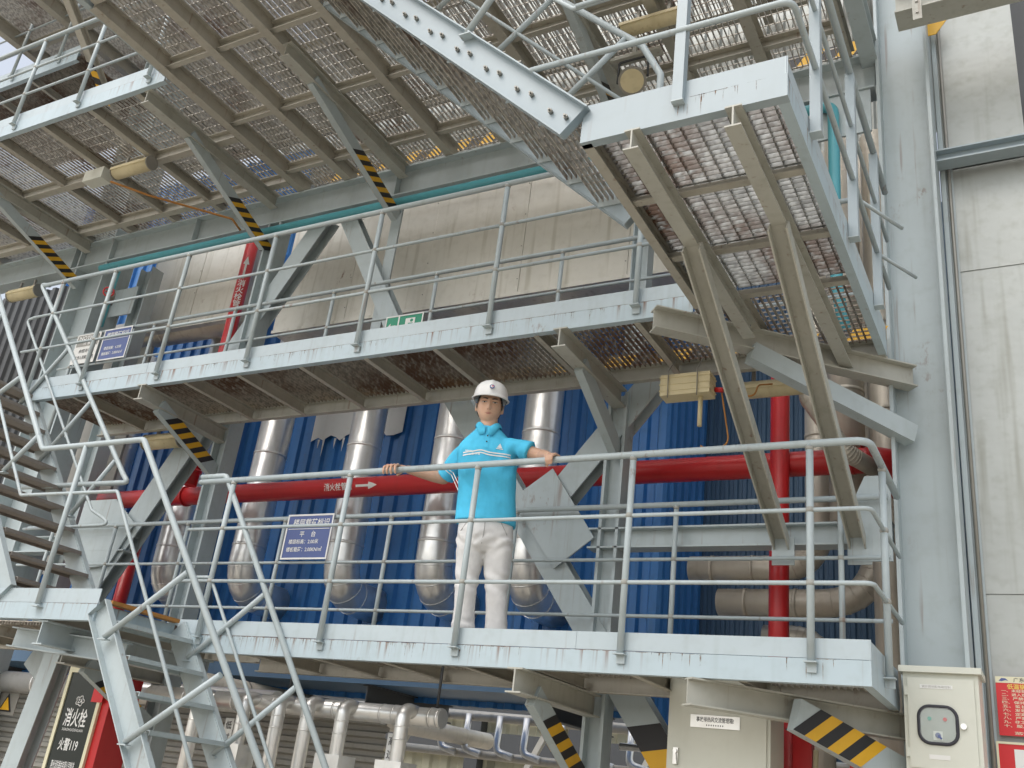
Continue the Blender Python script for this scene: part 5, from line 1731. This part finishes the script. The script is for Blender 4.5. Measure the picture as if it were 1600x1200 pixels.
sl.thickness = 0.0025
sl.offset = 1.0
MB().add([on_shirt(-0.014, 3.60, 0.003), on_shirt(0.014, 3.60, 0.003), on_shirt(0.014, 3.66, 0.003), on_shirt(0.014, 3.725, 0.003), on_shirt(-0.014, 3.725, 0.003), on_shirt(-0.014, 3.66, 0.003)], [(0, 1, 2, 5), (5, 2, 3, 4)]).build('placket', 'polo', polo)
for zz in (3.69, 3.645):
    p0 = on_shirt(0, zz, 0.004)
    MB().tube([p0, p0 - EY * 0.003], 0.005, 10).build('button', 'eye_dark', polo)

# trousers
tr = MB()
loft(tr, [ax((-3.208, 5.23), 3.22, 0.172, 0.118), ax((-3.207, 5.232), 3.12, 0.180, 0.125), ax((-3.205, 5.235), 3.03, 0.184, 0.130), ax((-3.203, 5.235), 2.97, 0.178, 0.122), ax((-3.20, 5.235), 2.94, 0.14, 0.09)], 32, 2.3)
for s in (-1, 1):
    secs = []
    for z_, off_, rx, ry, yy in ((3.03, 0.088, 0.094, 0.118, 5.235), (2.92, 0.090, 0.090, 0.104, 5.235), (2.80, 0.094, 0.077, 0.086, 5.232), (2.70, 0.097, 0.070, 0.078, 5.235), (2.58, 0.102, 0.066, 0.073, 5.245), (2.46, 0.108, 0.072, 0.080, 5.255), (2.385, 0.111, 0.077, 0.088, 5.26), (2.352, 0.112, 0.080, 0.092, 5.26)):
        base = Vector((-3.20 + (3.03 - z_) * 0.055, yy, z_)) + EX * (s * off_)
        secs.append((base, EX * rx, EY * ry))
    loft(tr, secs, 28, 2.2)


def trouser_fold(p, n):
    f = noise.noise(Vector((p.x * 9, p.y * 9, p.z * 5))) * 0.005
    low = gs(p.z - 2.42, 0.09)
    f += 0.010 * math.sin(p.z * 105 + 5 * noise.noise(p * 7)) * low * (0.4 + noise.noise(p * 5))
    f += 0.005 * math.sin((p.z + 0.6 * p.x) * 70 + 4 * noise.noise(p * 6)) * gs(p.z - 2.76, 0.07)
    f += 0.005 * math.sin((p.z - 0.9 * abs(p.x + 3.2)) * 75 + 3 * noise.noise(p * 5)) * gs(p.z - 3.0, 0.06)
    return f


pants = fuse(tr, 0.0085, 4, 'trousers', 'chinos', man, trouser_fold)
bpy.context.view_layer.update()
def on_pants(u, z, lift=0.0015):
    off = Vector(man['_loc'])
    o_ = hipc + EX * u
    o_ = Vector((o_.x, o_.y, z)) - EY * 0.5
    ok, loc_, nr_, ix_ = pants.ray_cast(o_ - off, EY, distance=1.0)
    return (loc_ + off - EY * lift) if ok else None


for seam_ in ([(0.004, 3.13), (0.006, 3.08), (0.004, 3.03), (0.0, 2.98)], [(-0.10, 3.14), (-0.125, 3.10), (-0.150, 3.06)], [(0.10, 3.14), (0.125, 3.10), (0.150, 3.06)]):
    pp_ = [q for q in (on_pants(u, z) for u, z in seam_) if q]
    if len(pp_) > 1:
        MB().tube(pp_, 0.0022, 6).build('seam', 'shoe_grey', pants)
# shoes
for s in (-1, 1):
    sm_ = MB()
    c0 = Vector((-3.163, 5.265, FLOOR)) + EX * (s * 0.112)
    fwd = (-EY + EX * (s * 0.15)).normalized()
    sd_ = Vector((-fwd.y, fwd.x, 0))
    loft(sm_, [(c0 - fwd * 0.085 + EZ * 0.035, sd_ * 0.026, EZ * 0.032), (c0 - fwd * 0.05 + EZ * 0.045, sd_ * 0.038, EZ * 0.044), (c0 + fwd * 0.05 + EZ * 0.042, sd_ * 0.042, EZ * 0.041), (c0 + fwd * 0.13 + EZ * 0.03, sd_ * 0.046, EZ * 0.03), (c0 + fwd * 0.18 + EZ * 0.024, sd_ * 0.034, EZ * 0.023), (c0 + fwd * 0.2 + EZ * 0.02, sd_ * 0.014, EZ * 0.012)], 20, 2.4)
    sm_.build('shoe', 'shoe', man)

for o in bpy.data.objects:
    if '_loc' in o:
        del o['_loc']
